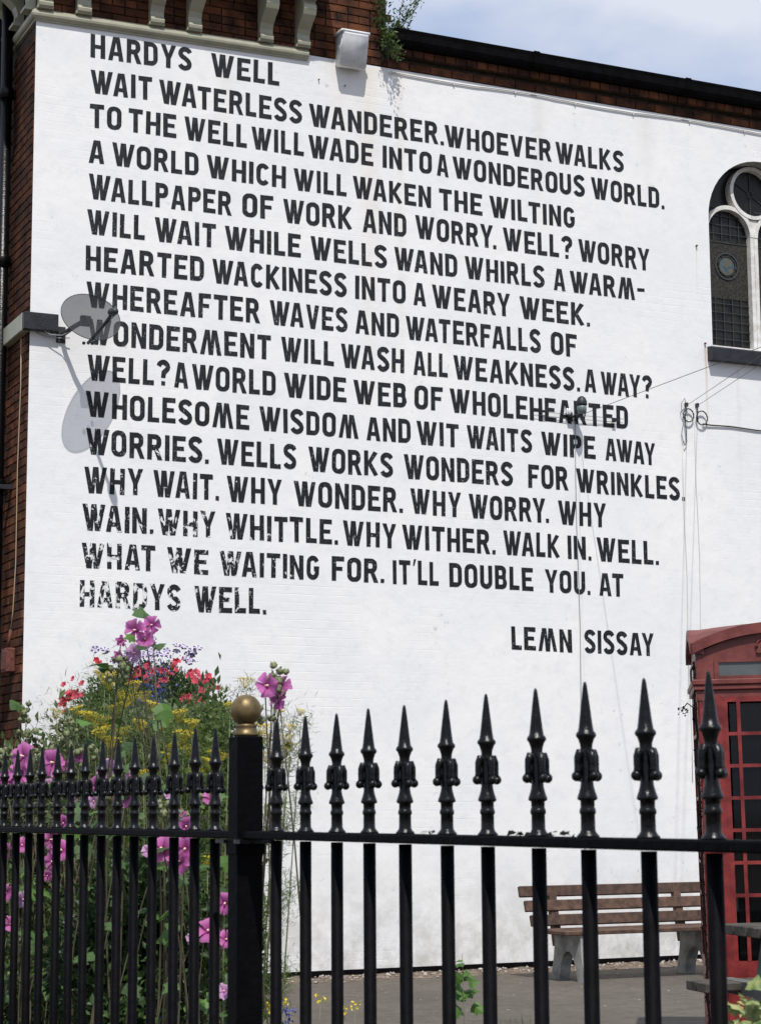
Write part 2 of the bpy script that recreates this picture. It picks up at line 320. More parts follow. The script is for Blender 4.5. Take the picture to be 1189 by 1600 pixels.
def local(o):
    """meshes are written in world metres: shift them so a thing's origin sits at its base"""
    for c in o.children:
        if c.type == 'MESH': c.matrix_parent_inverse = Matrix.Translation(-Vector(o.location))
def inst(name, mesh, parent, M, label=None):
    o = bpy.data.objects.new(name, mesh); COL.objects.link(o); o.parent = parent; o.matrix_local = M
    if label: o['label'] = label
    return o

WY = 15.855        # plane of the front wall (faces -Y, towards the railings)
WX = 4.17          # plane of the brick return (faces -X, along the street)
GZ = -0.07         # ground

# ------------------------------------------------------------------ ground
def ground():
    M = bpy.data.materials.new('worn_tarmac'); M.use_nodes = True; t = M.node_tree; b = t.nodes['Principled BSDF']
    g = t.nodes.new('ShaderNodeNewGeometry'); pos = g.outputs['Position']
    n1 = N(t, 'ShaderNodeTexNoise', Scale=1.2, Detail=6.0); t.links.new(pos, n1.inputs['Vector'])
    n2 = N(t, 'ShaderNodeTexNoise', Scale=70.0, Detail=4.0); t.links.new(pos, n2.inputs['Vector'])
    n3 = N(t, 'ShaderNodeTexNoise', Scale=9.0, Detail=6.0, Roughness=0.7); t.links.new(pos, n3.inputs['Vector'])
    c = mixc(t, ramp(t, n1.outputs['Fac'], 0.3, 0.7), (0.085, 0.070, 0.054), (0.130, 0.110, 0.088))
    c = mixc(t, ramp(t, n3.outputs['Fac'], 0.45, 0.65, 0, 0.7), c, (0.05, 0.040, 0.030))
    n6 = N(t, 'ShaderNodeTexNoise', Scale=28.0, Detail=8.0, Roughness=0.8); t.links.new(pos, n6.inputs['Vector']); c = mixc(t, ramp(t, n6.outputs['Fac'], 0.4, 0.68, 0, 0.75), c, (0.05, 0.043, 0.034))
    c = mixc(t, ramp(t, n2.outputs['Fac'], 0.55, 0.75, 0, 0.6), c, (0.16, 0.15, 0.13))
    t.links.new(c, b.inputs['Base Color']); b.inputs['Roughness'].default_value = 0.9
    bp = N(t, 'ShaderNodeBump', Strength=0.5, Distance=0.01); t.links.new(n2.outputs['Fac'], bp.inputs['Height']); t.links.new(bp.outputs[0], b.inputs['Normal'])
    mb = MB(); mb.add([(-400,-400,GZ),(400,-400,GZ),(400,400,GZ),(-400,400,GZ)], [(0,1,2,3)])
    tag(mb.build('ground', M), kind='structure')
    # soil and rubble strip along the foot of the wall
    soil = mat('soil_strip', (0.075, 0.050, 0.034), 0.95, col2=(0.17, 0.13, 0.10), vscale=14, detail=8, bump=0.8, bscale=30)
    mb = MB(); v = []; f = []; nx = 140
    for i in range(nx+1):
        x = 4.3 + i*0.055
        w = 0.34 + 0.07*noise.noise(Vector((x*2.1, 0, 0))) + 0.03*noise.noise(Vector((x*9, 2, 0)))
        for j in range(6):
            y = WY + 0.0 - w*j/5; z = GZ + 0.005 + 0.035*(1-j/5)*(0.6+0.8*noise.noise(Vector((x*6, y*6, 3)))) if j < 5 else GZ+0.001
            v.append((x, y, z))
    for i in range(nx):
        for j in range(5): f.append((i*6+j, i*6+j+1, (i+1)*6+j+1, (i+1)*6+j))
    mb.add(v, f); tag(mb.build('soil_border', soil), kind='structure')
    # loose stones and litter of the strip
    mb = MB()
    for i in range(520):
        x = random.uniform(5.2, 11.4); y = WY - abs(random.gauss(0, 0.16)) - 0.02; r = random.uniform(0.006, 0.022)
        if y < WY-0.5: r *= 0.5
        c = Vector((x, y, GZ+r*0.5+0.02*max(0, 1-(WY-y)/0.3))); vs_ = []
        for q in ((1,0,0),(0,1,0),(-1,0,0),(0,-1,0),(0,0,0.8),(0,0,-0.8)):
            vs_.append(c + Vector(q)*r*random.uniform(0.6, 1.3))
        mb.add(vs_, [(0,1,4),(1,2,4),(2,3,4),(3,0,4),(1,0,5),(2,1,5),(3,2,5),(0,3,5)])
    st = mat('pale_rubble', (0.14, 0.10, 0.08), 0.9, col2=(0.46, 0.42, 0.38), vscale=22)
    tag(mb.build('loose_stones', st), 'loose pale stones and brick crumbs scattered along the foot of the white wall', 'gravel', kind='stuff')
ground()

# ------------------------------------------------------------------ brick helper
def brick_mesh(l, h, d=0.03, seed=0):
    rr = random.Random(seed); mb = MB(); j = lambda: rr.uniform(-0.0018, 0.0018); b = 0.004
    x0, x1, z0, z1 = -l/2+0.0045, l/2-0.0045, -h/2+0.0045, h/2-0.0045
    back = [(x0, 0, z0), (x1, 0, z0), (x1, 0, z1), (x0, 0, z1)]
    mid = [(p[0]+j(), -d+b, p[2]+j()) for p in back]
    fr = [(p[0]*(1-2*b/l), -d+j(), p[2]*(1-2*b/h)) for p in back]
    v = back+mid+fr; f = []
    for k in (0, 4):
        for i in range(4): f.append((k+i, k+(i+1)%4, k+4+(i+1)%4, k+4+i))
    f.append((8, 9, 10, 11)); mb.add(v, f); return mb
STRETCH = []; HEADER = []
for k in range(5):
    for L, lst in ((0.225, STRETCH), (0.1125, HEADER)):
        mb = brick_mesh(L, 0.075, seed=k); me = bpy.data.meshes.new('brick'); me.from_pydata([tuple(v) for v in mb.v], [], mb.f)
        bm = bmesh.new(); bm.from_mesh(me); bmesh.ops.recalc_face_normals(bm, faces=bm.faces[:]); bm.to_mesh(me); bm.free()
        me.materials.append(BRICK); lst.append(me)
def lay(parent, cells, stuff_cells=()):
    """cells: (x, y, z, rot, header?) bricks one by one; stuff_cells joined"""
    pos = Vector(parent.location) if parent.type == 'EMPTY' else Vector((0,0,0))
    for (x, y, z, rz, hd) in cells:
        me = random.choice(HEADER if hd else STRETCH)
        M = Matrix.Translation(Vector((x, y, z))-pos) @ Matrix.Rotation(rz, 4, 'Z') @ Matrix.Translation((0, random.uniform(-0.002, 0.002), 0)) @ Matrix.Rotation(random.uniform(-0.006, 0.006), 4, 'Y')
        inst('brick', me, parent, M)
    if stuff_cells:
        mb = MB()
        for (x, y, z, rz, hd) in stuff_cells:
            b = brick_mesh(0.1125 if hd else 0.225, 0.075, seed=random.randint(0, 4))
            M = Matrix.Translation((x, y, z)) @ Matrix.Rotation(rz, 4, 'Z')
            mb.add([M @ Vector(v) for v in b.v], b.f)
        o = mb.build('brickwork', BRICK, parent); tag(o, kind='stuff'); o.matrix_parent_inverse = Matrix.Translation(-pos)

# ------------------------------------------------------------------ the corner block (brick, cornice, corbels)
TOP = 10.4
pub = empty('brick_corner_building', (WX, WY, GZ), 'red brick corner block with cream corbels and moulding above the white poem wall', 'building')
mb = MB(); mb.box(WX+0.012, 7.49, WY+0.014, 19.0, GZ, TOP); mb.build('wall', MORTAR, pub)
def sweep_corner(prof, xr, yback, name, material, parent, zc=0):
    """profile (off, z) swept along front wall from xr to the corner and back along the return"""
    path = [lambda o: (xr, WY-o), lambda o: (WX-o, WY-o), lambda o: (WX-o, yback)]
    v = []; n = len(prof)
    for p in path:
        for (o, z) in prof: x, y = p(o); v.append((x, y, z))
    f = [(k*n+i, k*n+(i+1)%n, (k+1)*n+(i+1)%n, (k+1)*n+i) for k in range(2) for i in range(n)]
    f += [tuple(range(n)), tuple(range(3*n-1, 2*n-1, -1))]
    mb = MB(); mb.add(v, f); return mb.build(name, material, parent)
mo = sweep_corner([(-.02,8.068),(.014,8.068),(.016,8.082),(.024,8.085),(.036,8.092),(.046,8.106),(.050,8.124),(.046,8.142),(.036,8.154),(.024,8.162),(.022,8.172),(-.02,8.174)], 6.69, 16.68, 'moulding', CREAM, pub)
def tilt(o):        # the stone courses of the block run slightly out of level
    for v in o.data.vertices: v.co.z += 0.016*(v.co.x-WX)
tilt(mo)
sweep_corner([(-.02,8.74),(.34,8.74),(.36,8.79),(.40,8.82),(.44,8.9),(.46,9.02),(.46,9.12),(-.02,9.2)], 6.82, 16.68, 'cornice', CREAM, pub)
corb = [(0,8.178),(.055,8.178),(.08,8.195),(.085,8.22),(.072,8.245),(.06,8.26),(.06,8.30),(.08,8.35),(.135,8.40),(.205,8.45),(.225,8.50),(.22,8.545),(.19,8.575),(.19,8.59),(.25,8.60),(.26,8.64),(.30,8.65),(.33,8.69),(.335,8.739),(0,8.739)]
def corbel(xc, ret=False):
    mb = MB()
    if not ret: mb.prism([(WY-o, z) for o, z in corb], 'x', xc-0.062, xc+0.062)
    else: mb.prism([(WX-o, z) for o, z in corb], 'y', xc-0.062, xc+0.062)
    # little roll at the foot and front fillet
    if not ret: mb.box(xc-0.07, xc+0.07, WY-0.06, WY, 8.176, 8.2)
    else: mb.box(WX-0.10, WX, xc-0.07, xc+0.07, 8.176, 8.2)
    o = mb.build('corbel', CREAM, pub)
    for v in o.data.vertices:
        k_ = max(0.0, (8.74-v.co.z)/0.56); v.co.z += k_*(0.016*(v.co.x-WX)-0.004)
for x in (4.235, 4.575, 5.235, 5.585, 6.266, 6.627): corbel(x)
for y in (15.94, 16.33, 16.6): corbel(y, True)
# string band: cream on the return, black where it turns onto the white wall
mb = MB(); mb.bbox(WX-0.075, WX, WY-0.0, 16.68, 5.335, 5.49, 0.006); mb.build('string_band', CREAM, pub)
mb = MB(); mb.bbox(WX-0.07, WX+0.225, WY-0.075, WY-0.004, 5.338, 5.487, 0.005); o = mb.build('string_band', BLACKM, pub); o['label'] = 'black painted end of the stone band'
# bricks
front = []; fstuff = []
nb = 0
for r in range(30):
    z = 8.2125 + r*0.075
    if z > TOP: break
    for c in range(31):
        x = WX + 0.056 + c*0.1125
        # flemish-like bond: alternate stretcher courses and header courses
        if r % 3 == 2:
            if x < 7.48: (front if z < 8.79 else fstuff).append((x, WY+0.0245, z, 0, True))
        else:
            if c % 2 == (r % 2) and x+0.056 < 7.52: (front if z < 8.79 else fstuff).append((x+0.056, WY+0.0245, z, 0, False))
ret = []; rstuff = []
for r in range(108):
    z = GZ + 0.0375 + r*0.075
    if z > 7.99 or 5.30 < z < 5.52: continue
    for c in range(4):
        y = WY + 0.14 + c*0.225 + (0.1125 if r % 2 else 0)
        if y+0.11 > 16.76: continue
        (ret if 2.4 < z < 5.35 else rstuff).append((WX+0.024, y, z, -PI/2, False))
    if r % 2: rstuff.append((WX+0.024, WY+0.083, z, -PI/2, True))
rstuff += [(x, y, z, r_, h_) for (x, y, z, r_, h_) in ret[max(0, 298-len(front)):]]
ret = ret[:max(0, 298-len(front))]
lay(pub, front+ret, fstuff+rstuff)
local_children = [c for c in pub.children if c.type == 'MESH' and not c.name.startswith('brick')]
for c in local_children: c.matrix_parent_inverse = Matrix.Translation(-Vector(pub.location))
# dark shopfront beyond the return
sh = empty('dark_shopfront', (4.1, 17.4, GZ), 'black projecting frontage past the end of the brick return, at the left edge', 'building')
mb = MB(); mb.box(3.95, 4.6, 16.86, 18.8, GZ, 9.6); mb.build('wall', DARKTIMBER, sh)
mb = MB(); mb.box(3.90, 3.95, 16.82, 18.8, 7.6, 7.85); mb.box(3.91, 3.95, 16.84, 18.8, 5.0, 5.12); mb.build('trim', DARKTIMBER, sh); local(sh)
dp = empty('downpipe', (4.085, 16.50, GZ), 'black cast iron downpipe beside the brick return', 'pipe')
mb = MB(); mb.tube([(4.085, 16.50, GZ), (4.085, 16.50, 8.6)], 0.052, 14); mb.build('pipe', BLACKP, dp)
for z in (1.9, 4.12, 6.1, 7.62):
    mb = MB(); mb.lathe([(0.052,-0.05),(0.07,-0.045),(0.072,0.04),(0.06,0.05),(0.052,0.05)], (4.085, 16.50, z), 14); mb.box(4.085, 4.17, 16.47, 16.53, z-0.02, z+0.02); mb.build('pipe_collar', BLACKP, dp)
local(dp)
jb = empty('junction_box', (4.12, 16.05, 2.55), 'rusty red junction box low on the brick return', 'electrical box')
mb = MB(); mb.bbox(4.09, 4.165, 16.08, 16.26, 2.50, 2.70, 0.008); mb.bbox(4.083, 4.10, 16.10, 16.24, 2.52, 2.68, 0.006); mb.build('box', RUST, jb)
mb = MB(); mb.tube([(4.11,16.13,2.70),(4.12,16.11,2.78),(4.125,16.10,2.85)], 0.014, 8); mb.build('conduit', RUST, jb); local(jb)
mb = MB(); mb.tube([(4.125,16.10,2.85),(4.13,16.06,3.0),(4.14,16.04,3.4),(4.135,16.03,4.2),(4.14,16.00,4.9),(4.13,15.98,5.3)], 0.0045, 6)
tag(mb.build('cable', CABLET), 'thin tan cable running down the brick return into the rusty box', 'cable')
mb = MB(); mb.bbox(4.02, 4.17, 16.30, 16.36, 4.06, 4.10, 0.004); mb.tube([(4.03,16.33,4.08),(4.03,16.40,4.08),(4.03,16.6,4.09)], 0.014, 6)
tag(mb.build('pipe_bracket', BLACKM), 'small black iron bracket sticking out of the brick return below the stone band', 'bracket')

# ------------------------------------------------------------------ the white hall
hall = empty('white_rendered_building', (7.5, WY, GZ), 'white painted wall covered in black hand lettered poem with arched church window', 'building')
WXC, WR, WSP, WSILL = 11.67, 0.652, 7.18, 5.86    # window opening
def wall_sheet():
    """white wall with an arched opening, real thickness"""
    outer = [(WX, 0.0), (14.5, 0.0), (14.5, 8.17), (WX, 8.17)]
    hole = [(WXC-WR, WSILL), (WXC-WR, WSP)] + [(WXC+WR*math.cos(a), WSP+WR*math.sin(a)) for a in [PI - PI*k/24 for k in range(1, 24)]] + [(WXC+WR, WSP), (WXC+WR, WSILL)]
    polys = [[Vector((x, z, 0)) for x, z in outer], [Vector((x, z, 0)) for x, z in hole]]
    tri = tessellate_polygon(polys); allp = outer+hole; mb = MB()
    mb.add([(x, WY, z) for x, z in allp], [tuple(t) for t in tri])
    return mb, hole
mbw, hole = wall_sheet()
n = len(hole)
rw = mbw
ro = rw.build('rendered_wall', WHITE, hall, normals=False)
for p in ro.data.polygons:
    pass
bm = bmesh.new(); bm.from_mesh(ro.data)
for f in bm.faces:
    if f.normal.y > 0: f.normal_flip()
bm.to_mesh(ro.data); bm.free()
# solid body behind the paint, left of, right of, below and above the window
mb = MB(); mb.box(7.492, WXC-WR-0.004, WY+0.016, WY+0.35, GZ, 8.17); mb.box(WXC+WR+0.004, 14.5, WY+0.016, WY+0.35, GZ, 8.17)
mb.box(WXC-WR-0.004, WXC+WR+0.004, WY+0.016, WY+0.35, GZ, WSILL-0.002); mb.box(WXC-WR-0.004, WXC+WR+0.004, WY+0.016, WY+0.35, WSP+WR+0.01, 8.17)
mb.box(7.492, 14.5, WY+0.36, 26, GZ, 8.17)
mb.build('wall', MORTAR, hall)
# reveal of the opening
mb = MB(); mb.add([(x, WY, z) for x, z in hole]+[(x, WY+0.34, z) for x, z in hole], [(i, (i+1)%n, n+(i+1)%n, n+i) for i in range(n)]); mb.build('window_reveal', REVEAL, hall, normals=False)
# bitumen strip and footing at the foot of the wall
mb = MB(); mb.box(WX-0.005, 14.5, WY-0.012, WY+0.016, GZ-0.1, -0.002); mb.build('damp_course', GUTTER, hall)
# eaves brick courses
up = [(7.56+i*0.1125, WY-0.035, 8.325, 0, True) for i in range(62)]
lo = [(7.60+i*0.225, WY+0.012, 8.2125, 0, False) for i in range(31)]
mb = MB(); mb.box(7.50, 14.5, WY-0.030, WY+0.3, 8.288, 8.36); mb.box(7.50, 14.5, WY+0.005, WY+0.3, 8.17, 8.255); mb.box(7.50, 14.5, WY+0.02, WY+0.3, 8.255, 8.288); mb.build('eaves_mortar', MORTAR, hall)
lay(hall, up+lo)
gp = [(0.02,8.362),(0.11,8.362),(0.135,8.38),(0.15,8.41),(0.155,8.47),(0.165,8.505),(0.155,8.515),(0.14,8.51),(0.13,8.44),(0.05,8.42),(-0.02,8.50),(-0.02,8.362)]
mb = MB(); mb.prism([(WY-o, z) for o, z in gp], 'x', 7.50, 14.5); mb.build('gutter', GUTTER, hall)
for x in (9.0, 10.72, 12.4):
    mb = MB(); mb.prism([(WY-o*1.04-0.004, z+(0.006 if z > 8.45 else -0.006)) for o, z in gp[:8]]+[(WY, 8.515), (WY, 8.35)], 'x', x-0.03, x+0.03); mb.build('gutter_joint', GUTTER, hall)
mb = MB(); mb.add([(7.5,WY-0.05,8.5),(14.5,WY-0.05,8.5),(14.5,21,10.9),(7.5,21,10.9),(7.5,WY-0.05,8.44),(14.5,WY-0.05,8.44),(14.5,21,10.84),(7.5,21,10.84)], [(0,1,2,3),(4,7,6,5),(0,4,5,1),(0,3,7,4),(1,5,6,2)]); mb.build('roof', SLATE, hall)
# ---- window tracery
YW = WY+0.2
win = MB()
def ring(mb, cx, cz, r0, r1, y0, y1, a0=0, a1=2*PI, n=36):
    full = abs(a1-a0-2*PI) < 1e-6; v = []; m_ = n if full else n+1
    for k in range(m_):
        a = a0+(a1-a0)*k/n; c, s_ = math.cos(a), math.sin(a)
        v += [(cx+r0*c, y0, cz+r0*s_), (cx+r1*c, y0, cz+r1*s_), (cx+r1*c, y1, cz+r1*s_), (cx+r0*c, y1, cz+r0*s_)]
    f = []
    for k in range(n):
        a = k*4; b = ((k+1) % m_)*4
        for i in range(4): f.append((a+i, a+(i+1)%4, b+(i+1)%4, b+i))
    mb.add(v, f, False)
LW = 0.258   # half width of a light
LSP = 6.92
LC = 0.304
for s_ in (-1, 1):
    cx = WXC + s_*LC
    ring(win, cx, LSP+0.16, LW, LW+0.042, YW-0.05, YW+0.06, 0, PI, 20)
    win.box(cx-LW-0.04 if s_ < 0 else WXC+0.002, cx-LW, YW-0.045, YW+0.055, WSILL, LSP+0.165) ; win.box(cx+LW, cx+LW+0.04 if s_ > 0 else WXC-0.002, YW-0.045, YW+0.055, WSILL, LSP+0.165)
ring(win, WXC, 7.545, 0.24, 0.278, YW-0.055, YW+0.065)
win.box(WXC-WR, WXC+WR, YW-0.06, YW+0.05, WSILL-0.02, WSILL+0.05)
win.box(WXC-0.045, WXC+0.045, YW-0.04, YW+0.05, 7.08, 7.262)
fr = win.build('window_frame', STONEW, hall)
# glass backing and panes of each light: individual quarries set in lead
pane_mesh = {}
def pane(w, h, material, key):
    if key in pane_mesh: return pane_mesh[key]
    me = bpy.data.meshes.new('pane'); me.from_pydata([(-w/2,0,-h/2),(w/2,0,-h/2),(w/2,0,h/2),(-w/2,0,h/2),(-w/2,0.004,-h/2),(w/2,0.004,-h/2),(w/2,0.004,h/2),(-w/2,0.004,h/2)], [], [(0,1,2,3),(7,6,5,4),(0,4,5,1),(1,5,6,2),(2,6,7,3),(3,7,4,0)]); me.materials.append(material); pane_mesh[key] = me; return me
HP = Vector(hall.location)
lead = MB()
for s_ in (-1, 1):
    cx = WXC + s_*LC; cols = 5; cw = 2*LW/cols
    ch = 0.091; rows = int((LSP+0.16+LW-WSILL)/ch)+1
    for r in range(rows):
        z = WSILL+0.05+ch*(r+0.5)
        for c in range(cols):
            x = cx-LW+cw*(c+0.5)
            top = LSP+0.16+math.sqrt(max(0, LW**2-(abs(x-cx))**2))
            if z > top-0.02: continue
            band = 6.44 < z < 7.0
            if band: continue
            inst('pane', pane(cw-0.008, ch-0.008, GLASSC if band else GLASSD, ('b' if band else 'd')), fr, Matrix.Translation((x-HP.x, YW+0.012-HP.y, z-HP.z)) @ Matrix.Rotation(random.uniform(-.05, .05), 4, 'Z') @ Matrix.Rotation(random.uniform(-.05, .05), 4, 'X'))
        if not band: lead.box(cx-LW, cx+LW, YW+0.007, YW+0.014, z-ch/2-0.003, z-ch/2+0.003)
    for c in range(1, cols):
        x = cx-LW+cw*c
        lead.box(x-0.003, x+0.003, YW+0.0065, YW+0.0145, WSILL+0.05, 6.42); lead.box(x-0.003, x+0.003, YW+0.0065, YW+0.0145, 7.02, LSP+0.16+math.sqrt(LW**2-(x-cx)**2))
    # roundel with coloured disc in the middle band
    ring(lead, cx, 6.76, 0.128, 0.142, YW+0.004, YW+0.02); ring(lead, cx, 6.76, 0.098, 0.104, YW+0.004, YW+0.018)
    for k in range(8):
        a = k*PI/4+0.2; lead.box(-0.003, 0.003, YW-0.002, YW+0.016, 0.095, 0.12, Matrix.Translation((cx, 0, 6.76)) @ Matrix.Rotation(a, 4, 'Y'))
lead.build('lead_came', LEAD, fr)
mb = MB()
for s_ in (-1, 1): mb.box(WXC+s_*LC-LW, WXC+s_*LC+LW, YW+0.022, YW+0.03, WSILL, 7.33)
mb.box(WXC-WR+0.005, WXC+WR-0.005, YW+0.031, YW+0.04, WSILL+0.01, WSP+WR-0.01)
mb.build('backing_glass', GLASSD, fr)
mb = MB()
for s_ in (-1, 1):
    cx = WXC + s_*LC
    mb = MB(); mb.box(cx-LW+0.004, cx+LW-0.004, YW+0.014, YW+0.019, 6.42, 7.02); mb.build('painted_border', GLASSC, fr)
gm = bpy.data.materials.new('roundel_glass'); gm.use_nodes = True; t = gm.node_tree; b = t.nodes['Principled BSDF']
g = t.nodes.new('ShaderNodeNewGeometry'); nn = N(t, 'ShaderNodeTexNoise', Scale=24.0, Detail=4.0, Distortion=0.6); t.links.new(g.outputs['Position'], nn.inputs['Vector'])
rr = t.nodes.new('ShaderNodeValToRGB'); t.links.new(nn.outputs['Fac'], rr.inputs['Fac']); e = rr.color_ramp.elements
e[0].position = 0.3; e[0].color = (0.02, 0.03, 0.035, 1); e[1].position = 0.7; e[1].color = (0.16, 0.15, 0.03, 1)
x_ = e.new(0.45); x_.color = (0.07, 0.10, 0.11, 1); x_ = e.new(0.56); x_.color = (0.10, 0.07, 0.03, 1)
t.links.new(rr.outputs[0], b.inputs['Base Color']); b.inputs['Roughness'].default_value = 0.25
for s_ in (-1, 1):
    mb = MB(); cx = WXC+s_*LC; v = [(cx, YW+0.008, 6.76)]+[(cx+0.09*math.cos(k*PI/12), YW+0.009, 6.76+0.09*math.sin(k*PI/12)) for k in range(24)]
    mb.add(v, [(0, 1+k, 1+(k+1)%24) for k in range(24)]); mb.build('roundel', gm, fr)
mb = MB(); v = [(WXC, YW+0.008, 7.545)]+[(WXC+0.238*math.cos(k*PI/16), YW+0.012, 7.545+0.238*math.sin(k*PI/16)) for k in range(32)]
mb.add(v, [(0, 1+k, 1+(k+1)%32) for k in range(32)]); mb.build('oculus_pane', GLASSD, fr)
mb = MB()
ring(mb, WXC, 7.545, 0.03, 0.036, YW-0.002, YW+0.012)
for k in range(6):
    a = k*PI/3; mb.box(-0.003, 0.003, YW-0.002, YW+0.010, 0.036, 0.236, Matrix.Translation((WXC, 0, 7.545)) @ Matrix.Rotation(a, 4, 'Y'))
mb.build('lead_came', LEAD, fr)
mb = MB(); mb.prism([(WY-0.085,5.70),(WY-0.09,5.82),(WY-0.08,5.835),(WY+0.15,5.865),(WY+0.15,5.70)], 'x', WXC-WR-0.065, WXC+WR+0.065); mb.build('window_sill', BLACKM, hall)
local_children = [c for c in hall.children if c.type == 'MESH' and not c.name.startswith('brick')]
for c in local_children: c.matrix_parent_inverse = Matrix.Translation(-HP)
for c in fr.children:
    if not c.name.startswith('pane'): pass
# sub-parts of the frame were given world (non-instanced) coordinates; panes were placed relative to the hall
for c in fr.children:
    if c.name.startswith('pane'): c.matrix_local = Matrix.Translation(HP) @ c.matrix_local

# ------------------------------------------------------------------ lettering
ST = 0.21
def arc(cx, cz, rx, rz, a0, a1, n=7): return [(cx+rx*math.cos(math.radians(a0+(a1-a0)*k/n)), cz+rz*math.sin(math.radians(a0+(a1-a0)*k/n))) for k in range(n+1)]
def stroke(path, wd):
    L = []; R = []
    for i, p in enumerate(path):
        p = Vector(p); a = Vector(path[max(i-1, 0)]); c = Vector(path[min(i+1, len(path)-1)])
        d0 = (p-a).normalized() if i > 0 else (c-p).normalized(); d1 = (c-p).normalized() if i < len(path)-1 else d0
        nrm = Vector((-(d0.y+d1.y), d0.x+d1.x)); nrm = nrm.normalized(); k = 1/max(0.5, nrm.dot(Vector((-d0.y, d0.x))))
        L.append(tuple(p+nrm*wd/2*k)); R.append(tuple(p-nrm*wd/2*k))
    return L+R[::-1]
def glyphs():
    s = ST; G = {}; h = s*0.92
    def O(w):
        r = w*0.42; out = arc(w-r, 1-r, r, r, 0, 90, 5)+arc(r, 1-r, r, r, 90, 180, 5)+arc(r, r, r, r, 180, 270, 5)+arc(w-r, r, r, r, 270, 360, 5)
        q = max(0.03, r-s*0.8); inn = arc(w-s-q, 1-h*0.95-q, q, q, 0, 90, 4)+arc(s+q, 1-h*0.95-q, q, q, 90, 180, 4)+arc(s+q, h*0.95+q, q, q, 180, 270, 4)+arc(w-s-q, h*0.95+q, q, q, 270, 360, 4)
        return [out, inn]
    def bowl(w, z0, z1, r=None):   # right bowl outer points from (..,z1) to (..,z0)
        r = r or min(w*0.5, (z1-z0)*0.5); return arc(w-r, z1-r, r, r, 90, 0, 5)+arc(w-r, z0+r, r, r, 0, -90, 5)
    def bowlin(w, z0, z1):
        q = 0.06; return [(s, z0), (s, z1)]+arc(w-s-q, z1-q, q, q, 90, 0, 3)+arc(w-s-q, z0+q, q, q, 0, -90, 3)
    G['H'] = (.66, [[[(0,0),(0,1),(s,1),(s,.56),(.66-s,.56),(.66-s,1),(.66,1),(.66,0),(.66-s,0),(.66-s,.40),(s,.40),(s,0)]]])
    G['I'] = (s, [[[(0,0),(0,1),(s,1),(s,0)]]])
    G['L'] = (.52, [[[(0,0),(0,1),(s,1),(s,h),(.52,h),(.52,0)]]])
    G['E'] = (.60, [[[(0,0),(0,1),(.60,1),(.60,1-h),(s,1-h),(s,.59),(.52,.59),(.52,.43),(s,.43),(s,h),(.61,h),(.61,0)]]])
    G['F'] = (.58, [[[(0,0),(0,1),(.58,1),(.58,1-h),(s,1-h),(s,.58),(.50,.58),(.50,.42),(s,.42),(s,0)]]])
    G['T'] = (.64, [[[(.32-s/2,0),(.32-s/2,1-h),(0,1-h),(0,1),(.64,1),(.64,1-h),(.32+s/2,1-h),(.32+s/2,0)]]])
    G['A'] = (.70, [[[(0,0),(.20,1),(.50,1),(.70,0),(.49,0),(.455,.21),(.245,.21),(.21,0)], [(.275,.37),(.35,.78),(.425,.37)]]])
    G['V'] = (.68, [[[(0,1),(.22,0),(.46,0),(.68,1),(.47,1),(.34,.36),(.21,1)]]])
    G['W'] = (1.02, [[[(0,1),(.205,1),(.335,.40),(.39,1),(.63,1),(.685,.40),(.815,1),(1.02,1),(.79,0),(.555,0),(.51,.44),(.465,0),(.23,0)]]])
    G['M'] = (.98, [[[(x*.98, 1-z) for x, z in [(0,1),(.20,1),(.335,.36),(.39,1),(.62,1),(.675,.36),(.80,1),(1,1),(.78,0),(.55,0),(.50,.48),(.45,0),(.22,0)]]]])
    G['N'] = (.66, [[[(0,0),(0,1),(.20,1),(.66-s,.42),(.66-s,1),(.66,1),(.66,0),(.45,0),(s,.60),(s,0)]]])
    G['Y'] = (.68, [[[(0,1),(.215,1),(.35,.62),(.485,1),(.70,1),(.455,.42),(.455,0),(.245,0),(.245,.42)]]])
    G['K'] = (.68, [[[(0,0),(0,1),(s,1),(s,.60),(.46,.99),(.67,.93),(.36,.52),(.69,.06),(.50,-.01),(s,.40),(s,0)]]])
    G['O'] = (.66, [O(.66)]); G['Q'] = G['O']
    G['D'] = (.64, [[[(0,0),(0,1)]+bowl(.64,0,1,.30), bowlin(.64,h,1-h)]])
    G['P'] = (.62, [[[(0,0),(0,1)]+bowl(.62,.40,1,.26)+[(s,.40),(s,0)], bowlin(.62,.40+h,1-h)]])
    G['R'] = (.66, [[[(0,0),(0,1)]+arc(.62-.26,.74,.26,.26,90,0,5)+arc(.62-.26,.66,.26,.26,0,-60,3)+[(.68,0),(.47,0),(.31,.38),(s,.38),(s,0)], bowlin(.61,.40+h*.95,1-h)]])
    G['B'] = (.63, [[[(0,0),(0,1)]+arc(.36,.76,.24,.24,90,-30,5)+arc(.36,.27,.27,.27,40,-90,6), bowlin(.59,.585,1-h), bowlin(.62,h,.43)]])
    G['U'] = (.64, [[stroke([(s/2,1),(s/2,.30)]+arc(.32,.30,.32-s/2,.30-h/2,180,360,10)[1:-1]+[(.64-s/2,.30),(.64-s/2,1)], s)]])
    G['C'] = (.60, [[stroke(arc(.31,.68,.31-s/2,.32-h/2,25,180,8)+arc(.31,.32,.31-s/2,.32-h/2,180,335,8), s*.98)]])
    G['G'] = (.62, [[stroke(arc(.31,.68,.31-s/2,.32-h/2,20,180,8)+arc(.31,.32,.31-s/2,.32-h/2,180,345,8)+[(.62-s/2,.46),(.36,.46)], s*.95)]])
    G['S'] = (.62, [[stroke(arc(.32,.735,.225,.185,15,235,9)+[(.31,.52)]+arc(.30,.275,.225,.19,55,-165,9), s*.98)]])
    G['?'] = (.60, [[stroke(arc(.30,.74,.215,.175,175,-50,9)+[(.32,.50),(.30,.30)], s*.98)], [[(.21,0),(.21,.17),(.39,.17),(.39,0)]]])
